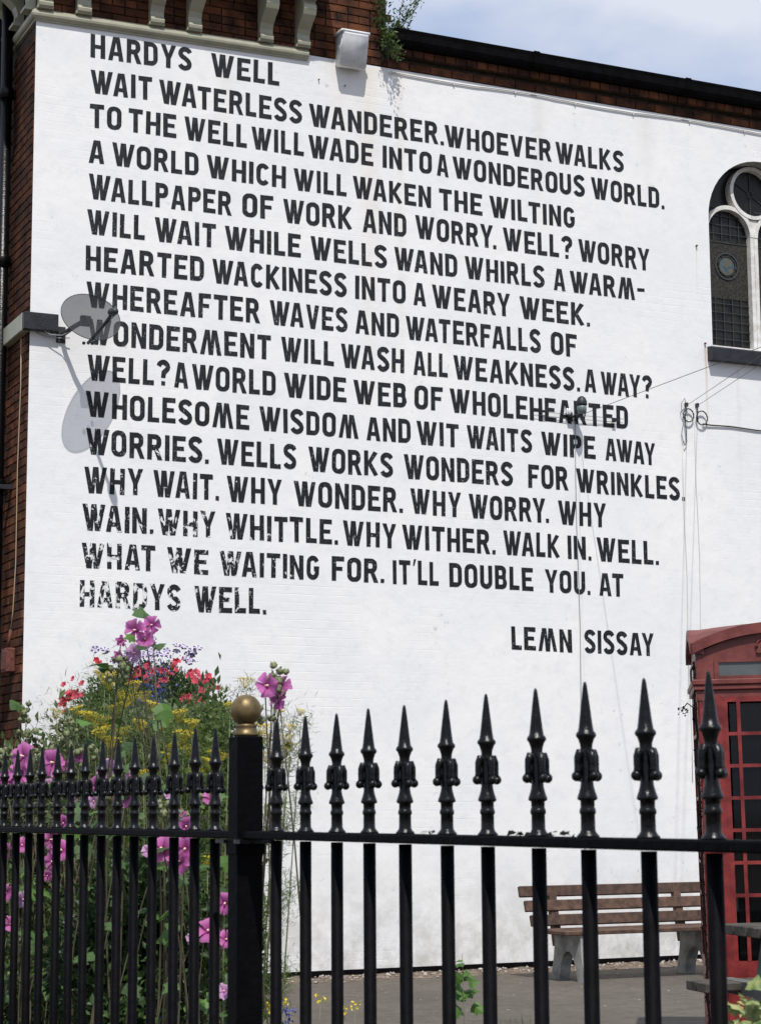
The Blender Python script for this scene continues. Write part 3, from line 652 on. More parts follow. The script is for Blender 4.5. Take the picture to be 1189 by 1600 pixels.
    G['.'] = (.17, [[[(0,0),(0,.17),(.17,.17),(.17,0)]]])
    G["'"] = (.15, [[[(.05,1.08),(.19,1.10),(.08,.80),(.0,.80)]]])
    G['-'] = (.42, [[[(0,.42),(0,.58),(.42,.60),(.42,.44)]]])
    return G
G = glyphs()
def paint_word(text, x0, z0, x1, z1, cap, rnd):
    gap = 0.13
    kern = {'LT': -.06, 'AT': -.08, 'WA': -.10, 'AW': -.10, 'RY': -.04, 'AY': -.10, 'FA': -.06, 'TT': -.02, 'WO': -.03, 'Y.': -.1}
    adv = 0; lay_ = []
    for i, ch in enumerate(text):
        lay_.append(adv); adv += G[ch][0] + (gap + kern.get(text[i:i+2], 0) if i < len(text)-1 else 0)
    sx = (x1-x0)/adv; mb = MB()
    for ch, a in zip(text, lay_):
        jz = rnd.uniform(-0.012, 0.012)*cap; jh = cap*rnd.uniform(0.985, 1.02); sk = rnd.uniform(-0.012, 0.012); wob = [rnd.uniform(-.006, .006) for _ in range(200)]
        for cont in G[ch][1]:
            k = 0; polys = []
            for loop in cont:
                pl = []
                for (gx, gz) in loop:
                    X = x0 + (a + gx)*sx + sk*gz*cap + wob[k % 200]*cap; k += 1
                    zb = z0 + (z1-z0)*((a+gx)/adv)
                    pl.append(Vector((X, zb + jz + gz*jh + wob[(k*7) % 200]*cap, 0)))
                polys.append(pl)
            tri = tessellate_polygon(polys); allp = [p for pl in polys for p in pl]
            fs = []
            for t_ in tri:
                p, q, r_ = (allp[i] for i in t_)
                cr_ = (q.x-p.x)*(r_.y-p.y)-(q.y-p.y)*(r_.x-p.x)
                fs.append(tuple(t_) if cr_ > 0 else tuple(t_)[::-1])
            mb.add([(p.x, WY-0.0025, p.y) for p in allp], fs)
    o = mb.build('painted_word', LETTER, ro, normals=False)
    o['label'] = "black painted word " + text
WORDS = [
(1, 'HARDYS', 4.653, 7.821, 5.578, 7.84, 0.212),
(1, 'WELL', 5.759, 7.823, 6.415, 7.83, 0.212),
(2, 'WAIT', 4.657, 7.496, 5.215, 7.514, 0.212),
(2, 'WATERLESS', 5.279, 7.501, 6.637, 7.506, 0.212),
(2, 'WANDERER.', 6.706, 7.498, 8.074, 7.504, 0.212),
(2, 'WHOEVER', 8.082, 7.499, 9.23, 7.501, 0.212),
(2, 'WALKS', 9.275, 7.495, 10.041, 7.506, 0.212),
(3, 'TO', 4.657, 7.187, 4.941, 7.196, 0.211),
(3, 'THE', 5.005, 7.197, 5.442, 7.201, 0.211),
(3, 'WELL', 5.515, 7.2, 6.104, 7.202, 0.211),
(3, 'WILL', 6.145, 7.204, 6.655, 7.201, 0.211),
(3, 'WADE', 6.698, 7.199, 7.344, 7.205, 0.211),
(3, 'INTO', 7.44, 7.204, 7.945, 7.205, 0.211),
(3, 'A', 7.998, 7.205, 8.12, 7.198, 0.211),
(3, 'WONDEROUS', 8.163, 7.2, 9.593, 7.194, 0.211),
(3, 'WORLD.', 9.667, 7.193, 10.5, 7.187, 0.211),
(4, 'A', 4.654, 6.872, 4.792, 6.876, 0.205),
(4, 'WORLD', 4.859, 6.873, 5.652, 6.884, 0.205),
(4, 'WHICH', 5.726, 6.883, 6.48, 6.878, 0.205),
(4, 'WILL', 6.555, 6.876, 7.076, 6.878, 0.205),
(4, 'WAKEN', 7.136, 6.877, 7.933, 6.877, 0.205),
(4, 'THE', 8.017, 6.875, 8.469, 6.87, 0.205),
(4, 'WILTING', 8.549, 6.871, 9.475, 6.867, 0.205),
(5, 'WALLPAPER', 4.656, 6.549, 5.96, 6.559, 0.219),
(5, 'OF', 6.063, 6.564, 6.359, 6.572, 0.219),
(5, 'WORK', 6.452, 6.561, 7.127, 6.572, 0.219),
(5, 'AND', 7.235, 6.564, 7.678, 6.569, 0.219),
(5, 'WORRY.', 7.769, 6.571, 8.614, 6.563, 0.219),
(5, 'WELL?', 8.688, 6.563, 9.437, 6.561, 0.219),
(5, 'WORRY', 9.506, 6.554, 10.309, 6.541, 0.219),
(6, 'WILL', 4.648, 6.24, 5.164, 6.243, 0.213),
(6, 'WAIT', 5.251, 6.243, 5.815, 6.25, 0.213),
(6, 'WHILE', 5.898, 6.248, 6.624, 6.252, 0.213),
(6, 'WELLS', 6.717, 6.25, 7.476, 6.251, 0.213),
(6, 'WAND', 7.548, 6.248, 8.199, 6.244, 0.213),
(6, 'WHIRLS', 8.276, 6.245, 9.126, 6.242, 0.213),
(6, 'A', 9.228, 6.239, 9.355, 6.236, 0.213),
(6, 'WARM-', 9.405, 6.233, 10.243, 6.231, 0.213),
(7, 'HEARTED', 4.642, 5.92, 5.71, 5.932, 0.217),
(7, 'WACKINESS', 5.782, 5.932, 7.072, 5.936, 0.217),
(7, 'INTO', 7.155, 5.931, 7.664, 5.933, 0.217),
(7, 'A', 7.742, 5.933, 7.87, 5.93, 0.217),
(7, 'WEARY', 7.934, 5.93, 8.749, 5.922, 0.217),
(7, 'WEEK.', 8.851, 5.92, 9.618, 5.913, 0.217),
(8, 'WHEREAFTER', 4.652, 5.6, 6.232, 5.611, 0.219),
(8, 'WAVES', 6.327, 5.611, 7.079, 5.611, 0.219),
(8, 'AND', 7.157, 5.609, 7.594, 5.61, 0.219),
(8, 'WATERFALLS', 7.659, 5.606, 9.073, 5.606, 0.219),
(8, 'OF', 9.18, 5.604, 9.47, 5.598, 0.219),
(9, 'WONDERMENT', 4.668, 5.276, 6.337, 5.291, 0.221),
(9, 'WILL', 6.432, 5.292, 6.945, 5.288, 0.221),
(9, 'WASH', 7.011, 5.286, 7.643, 5.283, 0.221),
(9, 'ALL', 7.736, 5.281, 8.086, 5.282, 0.221),
(9, 'WEAKNESS.', 8.143, 5.279, 9.492, 5.272, 0.221),
(9, 'A', 9.543, 5.275, 9.67, 5.275, 0.221),
(9, 'WAY?', 9.72, 5.268, 10.294, 5.266, 0.221),
(10, 'WELL?', 4.668, 4.963, 5.402, 4.972, 0.221),
(10, 'A', 5.443, 4.969, 5.572, 4.965, 0.221),
(10, 'WORLD', 5.602, 4.965, 6.386, 4.969, 0.221),
(10, 'WIDE', 6.464, 4.967, 7.064, 4.967, 0.221),
(10, 'WEB', 7.134, 4.962, 7.664, 4.963, 0.221),
(10, 'OF', 7.742, 4.958, 8.031, 4.964, 0.221),
(10, 'WHOLEHEARTED', 8.106, 4.958, 10.016, 4.946, 0.221),
(11, 'WHOLESOME', 4.662, 4.649, 6.135, 4.646, 0.217),
(11, 'WISDOM', 6.229, 4.646, 7.183, 4.642, 0.217),
(11, 'AND', 7.262, 4.639, 7.702, 4.64, 0.217),
(11, 'WIT', 7.763, 4.637, 8.192, 4.638, 0.217),
(11, 'WAITS', 8.272, 4.637, 8.958, 4.638, 0.217),
(11, 'WIPE', 9.056, 4.632, 9.645, 4.628, 0.217),
(11, 'AWAY', 9.754, 4.625, 10.311, 4.615, 0.217),
(12, 'WORRIES.', 4.668, 4.326, 5.764, 4.32, 0.222),
(12, 'WELLS', 5.838, 4.319, 6.58, 4.322, 0.222),
(12, 'WORKS', 6.698, 4.317, 7.521, 4.315, 0.222),
(12, 'WONDERS', 7.631, 4.314, 8.748, 4.314, 0.222),
(12, 'FOR', 8.911, 4.311, 9.339, 4.307, 0.222),
(12, 'WRINKLES.', 9.428, 4.304, 10.64, 4.286, 0.222),
(13, 'WHY', 4.657, 3.999, 5.17, 4.004, 0.226),
(13, 'WAIT.', 5.267, 4.003, 5.86, 4.004, 0.226),
(13, 'WHY', 5.931, 4.0, 6.442, 3.997, 0.226),
(13, 'WONDER.', 6.559, 4.0, 7.617, 3.996, 0.226),
(13, 'WHY', 7.694, 3.996, 8.202, 3.989, 0.226),
(13, 'WORRY.', 8.287, 3.987, 9.125, 3.988, 0.226),
(13, 'WHY', 9.225, 3.985, 9.744, 3.981, 0.226),
(14, 'WAIN.', 4.65, 3.678, 5.271, 3.68, 0.223),
(14, 'WHY', 5.308, 3.681, 5.827, 3.678, 0.223),
(14, 'WHITTLE.', 5.921, 3.675, 6.979, 3.676, 0.223),
(14, 'WHY', 7.026, 3.675, 7.547, 3.67, 0.223),
(14, 'WITHER.', 7.608, 3.67, 8.556, 3.668, 0.223),
(14, 'WALK', 8.635, 3.667, 9.231, 3.663, 0.223),
(14, 'IN.', 9.32, 3.662, 9.575, 3.656, 0.223),
(14, 'WELL.', 9.635, 3.653, 10.321, 3.649, 0.223),
(15, 'WHAT', 4.644, 3.366, 5.291, 3.361, 0.215),
(15, 'WE', 5.392, 3.359, 5.764, 3.355, 0.215),
(15, 'WAITING', 5.867, 3.354, 6.797, 3.352, 0.215),
(15, 'FOR.', 6.918, 3.353, 7.427, 3.353, 0.215),
(15, "IT'LL", 7.513, 3.35, 7.97, 3.35, 0.215),
(15, 'DOUBLE', 8.079, 3.348, 8.946, 3.345, 0.215),
(15, 'YOU.', 9.071, 3.34, 9.557, 3.333, 0.215),
(15, 'AT', 9.652, 3.332, 9.919, 3.329, 0.215),
(16, 'HARDYS', 4.637, 3.041, 5.519, 3.035, 0.221),
(16, 'WELL.', 5.637, 3.031, 6.3, 3.035, 0.221),
(17, 'LEMN', 8.707, 2.798, 9.346, 2.787, 0.214),
(17, 'SISSAY', 9.479, 2.786, 10.236, 2.777, 0.214)]
rl = random.Random(3)
for (ln, text, x0, z0, x1, z1, cap) in WORDS: paint_word(text, x0, z0, x1, z1, cap, rl)

# ------------------------------------------------------------------ fixings on the wall
fl = empty('floodlight', (7.08, WY, 8.1), 'grubby white plastic wedge shaped wall light above the poem, left of the eaves', 'wall light')
mb = MB(); prof = [(0,8.10),(.10,8.07),(.135,8.075),(.195,8.34),(.205,8.375),(.19,8.395),(0,8.40)]
bm = bmesh.new(); vv = [[bm.verts.new((x, WY-o, z)) for o, z in prof] for x in (6.965, 7.222)]
for i in range(len(prof)): bm.faces.new((vv[0][i], vv[0][(i+1)%len(prof)], vv[1][(i+1)%len(prof)], vv[1][i]))
bm.faces.new(vv[0]); bm.faces.new(vv[1][::-1]); bmesh.ops.recalc_face_normals(bm, faces=bm.faces[:])
bmesh.ops.bevel(bm, geom=bm.edges[:], offset=0.012, segments=3, affect='EDGES'); me = bpy.data.meshes.new('housing'); bm.to_mesh(me); bm.free(); me.materials.append(PLASTIC)
for p in me.polygons: p.use_smooth = True
o = bpy.data.objects.new('housing', me); COL.objects.link(o); o.parent = fl
mb = MB(); mb.tube([(6.955,WY-.19,8.385),(7.228,WY-.19,8.385)], 0.014, 8); mb.tube([(6.955,WY-.19,8.385),(6.955,WY-.01,8.39)], 0.012, 8); mb.build('lip', PLASTIC, fl); local(fl)

# satellite dish (perforated mesh, see-through)
def mesh_dish_mat():
    M = bpy.data.materials.new('perforated_grey_mesh'); M.use_nodes = True; t = M.node_tree; b = t.nodes['Principled BSDF']
    b.inputs['Base Color'].default_value = (0.028, 0.030, 0.034, 1); b.inputs['Roughness'].default_value = 0.5
    tr = t.nodes.new('ShaderNodeBsdfTransparent'); ms = t.nodes.new('ShaderNodeMixShader'); ms.inputs[0].default_value = 0.27
    t.links.new(b.outputs[0], ms.inputs[1]); t.links.new(tr.outputs[0], ms.inputs[2]); t.links.new(ms.outputs[0], t.nodes['Material Output'].inputs['Surface'])
    return M
DM = mesh_dish_mat(); DARKG = mat('dark_grey_plastic', (0.03, 0.031, 0.034), 0.5)
dish = empty('satellite_dish', (4.50, WY, 5.33), 'grey see-through mesh satellite dish over the first word of the poem lines on the left', 'satellite dish')
dc = Vector((4.565, WY-0.39, 5.399)); dn = Vector((0.36, -0.90, 0.22)).normalized()
du = Vector((0,0,1)).cross(dn).normalized(); dv = dn.cross(du)
ang = math.radians(9); du, dv = du*math.cos(ang)+dv*math.sin(ang), dv*math.cos(ang)-du*math.sin(ang)
mb = MB(); v = []; f = []; RX, RZ, nr, na = 0.315, 0.205, 7, 40
for i in range(nr+1):
    q = i/nr
    for k in range(na):
        a = 2*PI*k/na; x = RX*q*math.cos(a); z = RZ*q*math.sin(a); v.append(dc + du*x + dv*z + dn*(0.055*(q*q) - 0.03))
for i in range(nr):
    for k in range(na): f.append((i*na+k, i*na+(k+1)%na, (i+1)*na+(k+1)%na, (i+1)*na+k))
mb.add(v, f, True); mb.build('reflector', DM, dish, normals=False)
mb = MB(); mb.tube([dc+du*RX*math.cos(2*PI*k/48)+dv*RZ*math.sin(2*PI*k/48)+dn*0.025 for k in range(49)], 0.0032, 5, False); mb.build('rim', DARKG, dish)
mb = MB(); back = dc - dn*0.05
mb.bbox(-0.045,0.045,-0.02,0.02,-0.05,0.04,0.008, Matrix.Translation(back))
mb.tube([back, (4.49,WY-0.23,5.36), (4.45,WY-0.10,5.33), (4.435, WY, 5.32)], 0.021, 8); mb.bbox(4.395,4.475,WY-0.012,WY,5.26,5.40,0.003); mb.build('mount', DARKG, dish)
mb = MB(); foot = Vector((4.564, WY-0.37, 5.19)); tip = Vector((4.647, WY-0.80, 5.366))
for w_ in (-0.045, 0.045): mb.bbox(-0.012,0.012,-0.01,0.01,-0.012,0.012,0.003, Matrix.Translation(foot+du*w_))
mb.tube([foot, foot+(tip-foot)*0.5-dv*0.012, tip], 0.014, 8); mb.build('feed_arm', DARKG, dish)
mb = MB(); ax = (dc - tip).normalized(); mb.tube([tip-ax*0.05, tip-ax*0.03, tip, tip+ax*0.03, tip+ax*0.05], [0.016,0.030,0.034,0.036,0.028], 12); mb.tube([tip-ax*0.02, tip-ax*0.04-dv*0.02, foot], 0.004, 6); mb.build('feed_horn', DARKG, dish)
local(dish)
mb = MB(); mb.tube([(4.28,WY-0.06,5.34),(4.33,WY-0.06,5.31),(4.42,WY-0.09,5.305),(4.47,WY-0.16,5.33),(4.52,WY-0.27,5.36)], 0.004, 6); mb.tube([(4.22,WY-0.01,5.33),(4.30,WY-0.02,5.305),(4.40,WY-0.03,5.295),(4.5,WY-0.05,5.30)], 0.0045, 6)
tag(mb.build('cable', CABLEG), 'short grey cable looping from the black stone band end to the satellite dish', 'cable')

# telephone insulator bracket in the middle of WHOLEHEARTED
ins = empty('cable_bracket', (9.40, WY, 5.03), 'dark iron cable bracket with grey insulator across the painted word WHOLEHEARTED', 'cable bracket')
mb = MB(); mb.bbox(9.34,9.40,WY-0.012,WY,4.97,5.06,0.003); mb.box(9.33,9.46,WY-0.06,WY-0.012,5.005,5.02); mb.tube([(9.38,WY-0.01,5.01),(9.40,WY-0.12,5.015),(9.41,WY-0.17,5.02)], 0.012, 6); mb.build('arm', BLACKM, ins)
mb = MB(); mb.lathe([(0.012,-0.03),(0.042,-0.025),(0.046,0.03),(0.044,0.045)], (9.405,WY-0.17,5.045), 16); mb.build('insulator', PORCELAIN, ins)
mb = MB(); mb.lathe([(0.048,0.0),(0.052,0.01),(0.050,0.04),(0.035,0.075),(0.012,0.09)], (9.405,WY-0.17,5.095), 16); mb.build('cap', BLACKM, ins)
for x in (9.33, 9.355):
    mb = MB(); mb.lathe([(0.008,-0.03),(0.014,-0.025),(0.010,-0.01),(0.016,0.0),(0.010,0.015),(0.014,0.028),(0.006,0.035)], (x,WY-0.03,5.055), 10); mb.build('knob', PLASTIC, ins)
mb = MB(); mb.tube([(9.395,WY-0.17,5.02),(9.39,WY-0.17,4.97),(9.41,WY-0.17,4.935),(9.43,WY-0.17,4.97),(9.44,WY-0.17,5.02)], 0.006, 6)
for z, xa, xb, y in ((5.0,8.93,9.95,0.03),(5.035,9.03,9.95,0.045)):
    mb.tube([(xa,WY-y*.6,z),(9.40,WY-y,z-0.006),(xb,WY-y*.6,z)], 0.0024, 5)
mb.bbox(9.82,9.86,WY-0.05,WY-0.02,5.0,5.035,0.003); mb.bbox(9.06,9.10,WY-0.05,WY-0.02,5.03,5.05,0.003)
mb.build('cross_wire', BLACKM, ins); local(ins)

def wire(name, a, b, sag, r, material, label, n=14):
    a, b = Vector(a), Vector(b); mb = MB()
    mb.tube([a.lerp(b, k/n) - Vector((0,0,sag*4*(k/n)*(1-k/n))) for k in range(n+1)], r, 5); o = mb.build(name, material); return tag(o, label, 'wire', 'overhead wires leaving to the right')
wire('overhead_wire', (9.43,WY-0.17,5.02), (8.018, -3.035, 4.654), 0.0, 0.0028, CABLEB, 'overhead wire rising right from the iron bracket in the word WHOLEHEARTED')
wire('overhead_wire', (10.68,WY-0.05,5.235), (2.256, -2.92, 3.368), 0.0, 0.0024, CABLEB, 'overhead wire rising right from the left cable hook under the window')
wire('overhead_wire', (10.80,WY-0.05,5.24), (2.691, -1.48, 3.331), 0.0, 0.0024, CABLEB, 'overhead wire rising right from the right cable hook under the window')
def coil(cx, cz, r, hook, label):
    t_ = empty('cable_coil', (cx, WY, cz), label, 'cable coil'); mb = MB()
    mb.tube([(cx+r*math.cos(2*PI*k/24)*0.95, WY-0.03-0.004*math.sin(k*1.7), cz+r*1.05*math.sin(2*PI*k/24)) for k in range(50)], 0.0055, 6); mb.build('coil', CABLEB, t_)
    mb = MB(); mb.tube(hook, 0.005, 6); mb.bbox(hook[0][0]-0.012,hook[0][0]+0.012,WY-0.04,WY,hook[0][2]-0.02,hook[0][2]+0.02,0.003); mb.build('hook', CABLEB, t_); local(t_); return t_
coil(10.69, 5.13, 0.062, [(10.675,WY-.04,5.235),(10.65,WY-.05,5.20),(10.645,WY-.04,5.11),(10.655,WY-.03,4.98),(10.66,WY-.03,4.86),(10.635,WY-.03,4.83),(10.622,WY-.03,4.87)], 'left of two black cable coils on the white wall below the window')
coil(10.845, 5.115, 0.066, [(10.80,WY-.04,5.24),(10.785,WY-.05,5.2),(10.785,WY-.04,5.13),(10.80,WY-.03,5.07)], 'right of two black cable coils on the white wall below the window')
mb = MB(); mb.tube([(10.66,WY-.03,5.25),(10.63,WY-.06,5.29),(10.60,WY-.05,5.24),(10.61,WY-.03,5.16),(10.64,WY-.03,5.10),(10.61,WY-.02,4.95),(10.63,WY-.02,4.85)], 0.004, 6)
tag(mb.build('cable', CABLEG), 'loose grey cable end looping round the left coil below the window', 'cable')
mb = MB(); mb.tube([(10.86,WY-.02,5.06),(10.95,WY-.015,5.055),(11.2,WY-.012,5.06),(11.5,WY-.012,5.045),(12.2,WY-.012,5.05),(13,WY-.012,5.05)], 0.007, 6)
tag(mb.build('cable', CABLEB), 'black cable running right along the white wall from the right hand coil', 'cable')
for x, z0, z1, r, lb in ((10.625,1.6,4.83,0.0035,'thin white painted cable hanging down the wall from the left coil'), (10.775,1.6,5.2,0.0035,'thin white painted cable hanging down the wall from the right coil'), (9.425,0.02,4.97,0.004,'thin cable running down through the poem below the iron bracket')):
    mb = MB(); mb.tube([(x+0.008*math.sin(k*1.3), WY-0.008, z0+(z1-z0)*k/10) for k in range(11)], r, 5); tag(mb.build('cable', CABLEG if x < 10 else CABLEW), lb, 'cable')
mb = MB(); pts = []
for k in range(60):
    x = 7.52+k*0.11; pts.append((x, WY-0.012, 8.135-0.010*math.sin(k*0.35)+0.012*noise.noise(Vector((x*1.1,0,0)))-0.004*(k%8==0)))
mb.tube(pts, 0.007, 6)
for k in range(0, 60, 6): mb.box(pts[k][0]-0.006, pts[k][0]+0.006, WY-0.02, WY, pts[k][2]-0.02, pts[k][2]+0.008)
tag(mb.build('cable', CABLEW), 'white cable clipped in a wavy line along the top of the wall below the eaves', 'cable')
for i, (x, z) in enumerate(((10.86, 6.86), (10.925, 5.875), (7.06, 7.93), (6.80, 7.95))):
    mb = MB(); mb.tube([(x,WY+.002,z),(x,WY-0.022,z-.003)], 0.009 if i < 2 else 0.006, 6)
    tag(mb.build('wall_fixing', RUST), ('rusty stub beside the left edge of the arched window', 'rusty stub beside the left end of the black window sill', 'small dark plug in the shadow of the white wall light', 'tiny fixing in the wall left of the white wall light')[i], 'fixing')

# ------------------------------------------------------------------ phone box
BX, BY = 6.594, 9.715
pb = empty('telephone_box', (BX, BY, GZ), 'faded red telephone box with crown emblem in front of the white wall', 'phone box', rz=-math.radians(32.2))
pb.rotation_euler = (0, math.radians(-0.7), -math.radians(32.2))
BW = 0.90; H0 = 0.0
zt = lambda y: (1263-y)/(268.5 if y < 1263 else 276.0) + 1.35 - GZ       # courtyard heights read off the front of the box
ZB, ZG1 = zt(1503), zt(1099)                        # glazed zone
PW = 0.135                                          # corner pillar
body = MB()
for (x, y) in ((0,0),(BW-PW,0),(0,BW-PW),(BW-PW,BW-PW)):
    body.bbox(x, x+PW, y, y+PW, 0.0, zt(1062), 0.012)
    for dx0, dx1, dy0, dy1 in (((x+PW-0.03) if x == 0 else x-0.0, (x+PW+0.008) if x == 0 else x+0.03, -0.008, 0.02),):
        if y == 0: body.box(dx0, dx1, dy0, dy1, 0.12, zt(1090))
body.bbox(-0.012, BW+0.012, -0.012, BW+0.012, 0.0, 0.11, 0.01)
body.build('frame', RED, pb)
lin = MB()
lin.bbox(-0.004, BW+0.004, -0.004, BW+0.004, zt(1097), zt(1080), 0.004)
lin.bbox(-0.020, BW+0.020, -0.020, BW+0.020, zt(1080), zt(1072), 0.005); lin.bbox(-0.030, BW+0.030, -0.030, BW+0.030, zt(1072), zt(1063), 0.006)
lin.bbox(-0.002, BW+0.002, -0.002, BW+0.002, zt(1063), zt(1030), 0.004)
lin.build('lintel', REDTOP, pb)
# segmental pediment on the four sides and saucer roof
zs, za, zr = zt(1023), zt(992), 0.062
def seg(off, z_s, z_a, n=14, w0=-0.02, w1=BW+0.02):
    return [(w0+(w1-w0)*k/n, z_s+(z_a-z_s)*(1-((k/n-0.5)*2)**2)) for k in range(n+1)]
ped = MB()
core = seg(0, zs-0.0, za, w0=0.0, w1=BW)
ped.prism([(0, zt(1031))]+core+[(BW, zt(1031))], 'y', -0.002, 0.03); ped.prism([(0, zt(1031))]+core+[(BW, zt(1031))], 'y', BW-0.03, BW+0.002)
ped.prism([(0.03, zt(1031))]+[(min(max(x,0.03),BW-0.03), z-0.001) for x, z in core[1:-1]]+[(BW-0.03, zt(1031))], 'x', 0.0, BW)
ped.build('pediment', REDTOP, pb)
rim = MB(); lo_ = seg(0, zs, za); hi_ = seg(0, zs+zr, za+zr)
for a_, b_ in ((-0.034, 0.05), (BW-0.05, BW+0.034)):
    rim.prism(lo_+hi_[::-1], 'y', a_, b_)
    rim.prism([(x, z+0.0015) for x, z in lo_]+[(x, z+0.0015) for x, z in hi_[::-1]], 'x', a_+0.001, b_-0.001)
rim.build('roof', REDTOP, pb)
dm_ = MB(); n_ = 12; v = []; f = []
for i in range(n_+1):
    for j in range(n_+1):
        x = i/n_*2-1; y = j/n_*2-1; v.append((BW/2+x*(BW/2+.02), BW/2+y*(BW/2+.02), zs+zr-0.006+(za-zs)*(1-x*x*y*y)+0.03*(1-x*x)*(1-y*y)))
for i in range(n_):
    for j in range(n_): f.append((i*(n_+1)+j, (i+1)*(n_+1)+j, (i+1)*(n_+1)+j+1, i*(n_+1)+j+1))
dm_.add(v, f, True); dm_.build('roof_dome', REDTOP, pb)
# crown in relief on the front
cw = MB(); cx0, cz0 = BW/2, zt(1024)
cw.prism([(cx0-0.095,cz0),(cx0+0.095,cz0),(cx0+0.10,cz0+0.018),(cx0-0.10,cz0+0.018)], 'y', -0.016, 0.0)
def petal(x, z, r, y1=-0.012):
    cw.prism([(x+r*math.cos(k*PI/4), z+r*math.sin(k*PI/4)) for k in range(8)], 'y', y1, 0.001)
for k in range(5):
    x = cx0-0.08+0.04*k; cw.prism([(x-0.016,cz0+0.018),(x+0.016,cz0+0.018),(x+0.006,cz0+0.035),(x+0.012,cz0+0.048),(x,cz0+0.056),(x-0.012,cz0+0.048),(x-0.006,cz0+0.035)], 'y', -0.014+0.0005*k, 0.0)
for s_ in (-1, 1):
    for r0 in (0.10, 0.05):
        pts = [(cx0+s_*r0*math.cos(a), -0.006, cz0+0.03+0.075*math.sin(a)) for a in [PI*k/16 for k in range(9)]]; cw.tube(pts, 0.007, 6)
petal(cx0, cz0+0.115, 0.014)
cw.build('crown_emblem', REDTOP, pb)
# opal sign slot front and left side
sg = MB(); sg.box(0.13, BW-0.13, -0.004, 0.03, zt(1058), zt(1037)); sg.box(-0.004, 0.03, 0.13, BW-0.13, zt(1058), zt(1037)); sg.build('sign_panel', OPAL, pb)
sf = MB()
for a, b, c, d in ((0.105,BW-0.105,zt(1037),zt(1032)),(0.105,BW-0.105,zt(1062.5),zt(1058)),(0.105,0.13,zt(1058),zt(1037)),(BW-0.13,BW-0.105,zt(1058),zt(1037))):
    sf.box(a, b, -0.014, 0.004, c, d); sf.box(-0.014, 0.004, a, b, c, d)
sf.build('sign_frame', REDTOP, pb)
# door leaf on the front, glazed sides
def glazed(face, name):
    """face: matrix mapping local (u along, w out, z) to box"""
    d = MB(); u0, u1 = PW+0.008, BW-PW-0.008
    d.box(u0, u0+0.028, -0.01, 0.03, 0.13, ZG1+0.03, face); d.box(u1-0.028, u1, -0.01, 0.03, 0.13, ZG1+0.03, face)
    d.box(u0+0.028, u1-0.028, -0.0095, 0.03, 0.13, ZB, face); d.box(u0+0.028, u1-0.028, -0.0095, 0.03, ZG1, ZG1+0.03, face)
    p = d.build(name, RED, pb)
    g0, g1 = u0+0.028, u1-0.028; cols = [g0, g0+0.062, g1-0.062, g1]; rows = [ZB+(ZG1-ZB)*k/8 for k in range(9)]
    bars = MB()
    for c in cols[1:-1]: bars.box(c-0.0105, c+0.0105, -0.012, 0.022, ZB, ZG1, face)
    for r in rows[1:-1]: bars.box(g0, g1, -0.0105, 0.0205, r-0.010, r+0.010, face)
    bars.build('glazing_bars', RED, p)
    for i in range(3):
        for j in range(8):
            q = MB(); q.box(cols[i]+0.0107, cols[i+1]-0.0107, 0.006, 0.010, rows[j]+0.0102, rows[j+1]-0.0102, face); q.build('glass_pane', DGLASS, p)
    return p
door = glazed(None, 'door')
mb = MB(); mb.bbox(BW-PW-0.05, BW-PW-0.02, -0.03, -0.008, ZB+0.55, ZB+0.70, 0.004); mb.build('handle', STEEL, door)
glazed(Matrix(((0,1,0,0),(1,0,0,0),(0,0,1,0),(0,0,0,1))), 'side_panel')
glazed(Matrix(((0,-1,0,BW),(1,0,0,0),(0,0,1,0),(0,0,0,1))), 'side_panel')
mb = MB(); mb.box(PW, BW-PW, BW-0.04, BW-0.01, 0.1, zt(1062)); mb.box(PW, BW-PW, BW-0.05, BW-0.042, 0.9, 1.9); mb.build('back_panel', INSIDE, pb)
mb = MB(); mb.box(0.02, BW-0.02, 0.02, BW-0.02, 0.09, 0.115); mb.build('floor_slab', CONCD, pb)
tel = MB(); tel.bbox(0.20, 0.44, BW-0.22, BW-0.05, ZB+0.24, ZB+0.62, 0.01); tel.build('telephone', STEEL, pb)
tel = MB(); tel.bbox(0.225, 0.30, BW-0.27, BW-0.221, ZB+0.33, ZB+0.56, 0.012); tel.tube([(0.26,BW-0.25,ZB+0.33),(0.26,BW-0.27,ZB+0.25),(0.32,BW-0.27,ZB+0.2),(0.36,BW-0.22,ZB+0.27)], 0.006, 6); tel.build('handset', DARKG, pb)
# dead creeper down the left corner
cv = empty('dead_creeper', (BX, BY, GZ), 'dead black creeper clinging to the left corner of the red phone box', 'plant')
cv.rotation_euler = pb.rotation_euler
rc = random.Random(5)
mb = MB(); pts = [(-0.012+0.006*math.sin(k*1.1)+rc.uniform(-.003,.003), 0.02+0.018*math.sin(k*0.7), 0.1+k*0.058) for k in range(38)]
mb.tube(pts, 0.006, 5); mb.tube([(p[0]-0.004, p[1]+0.03, p[2]) for p in pts[4:]], 0.004, 5)
for k in range(34):
    p = Vector(pts[k+3]); q = p+Vector((rc.uniform(-.018,.0), rc.uniform(-.0,.1), rc.uniform(-.03,.04))); mb.tube([p, (p+q)/2+Vector((0,0,.01)), q], 0.0025, 4)
mb.tube([Vector((-0.02,0.02,2.0)), Vector((-0.06,0.0,2.03)), Vector((-0.09,-0.01,1.99))], 0.004, 4)
mb.build('stem', DRYV, cv)
mb = MB()
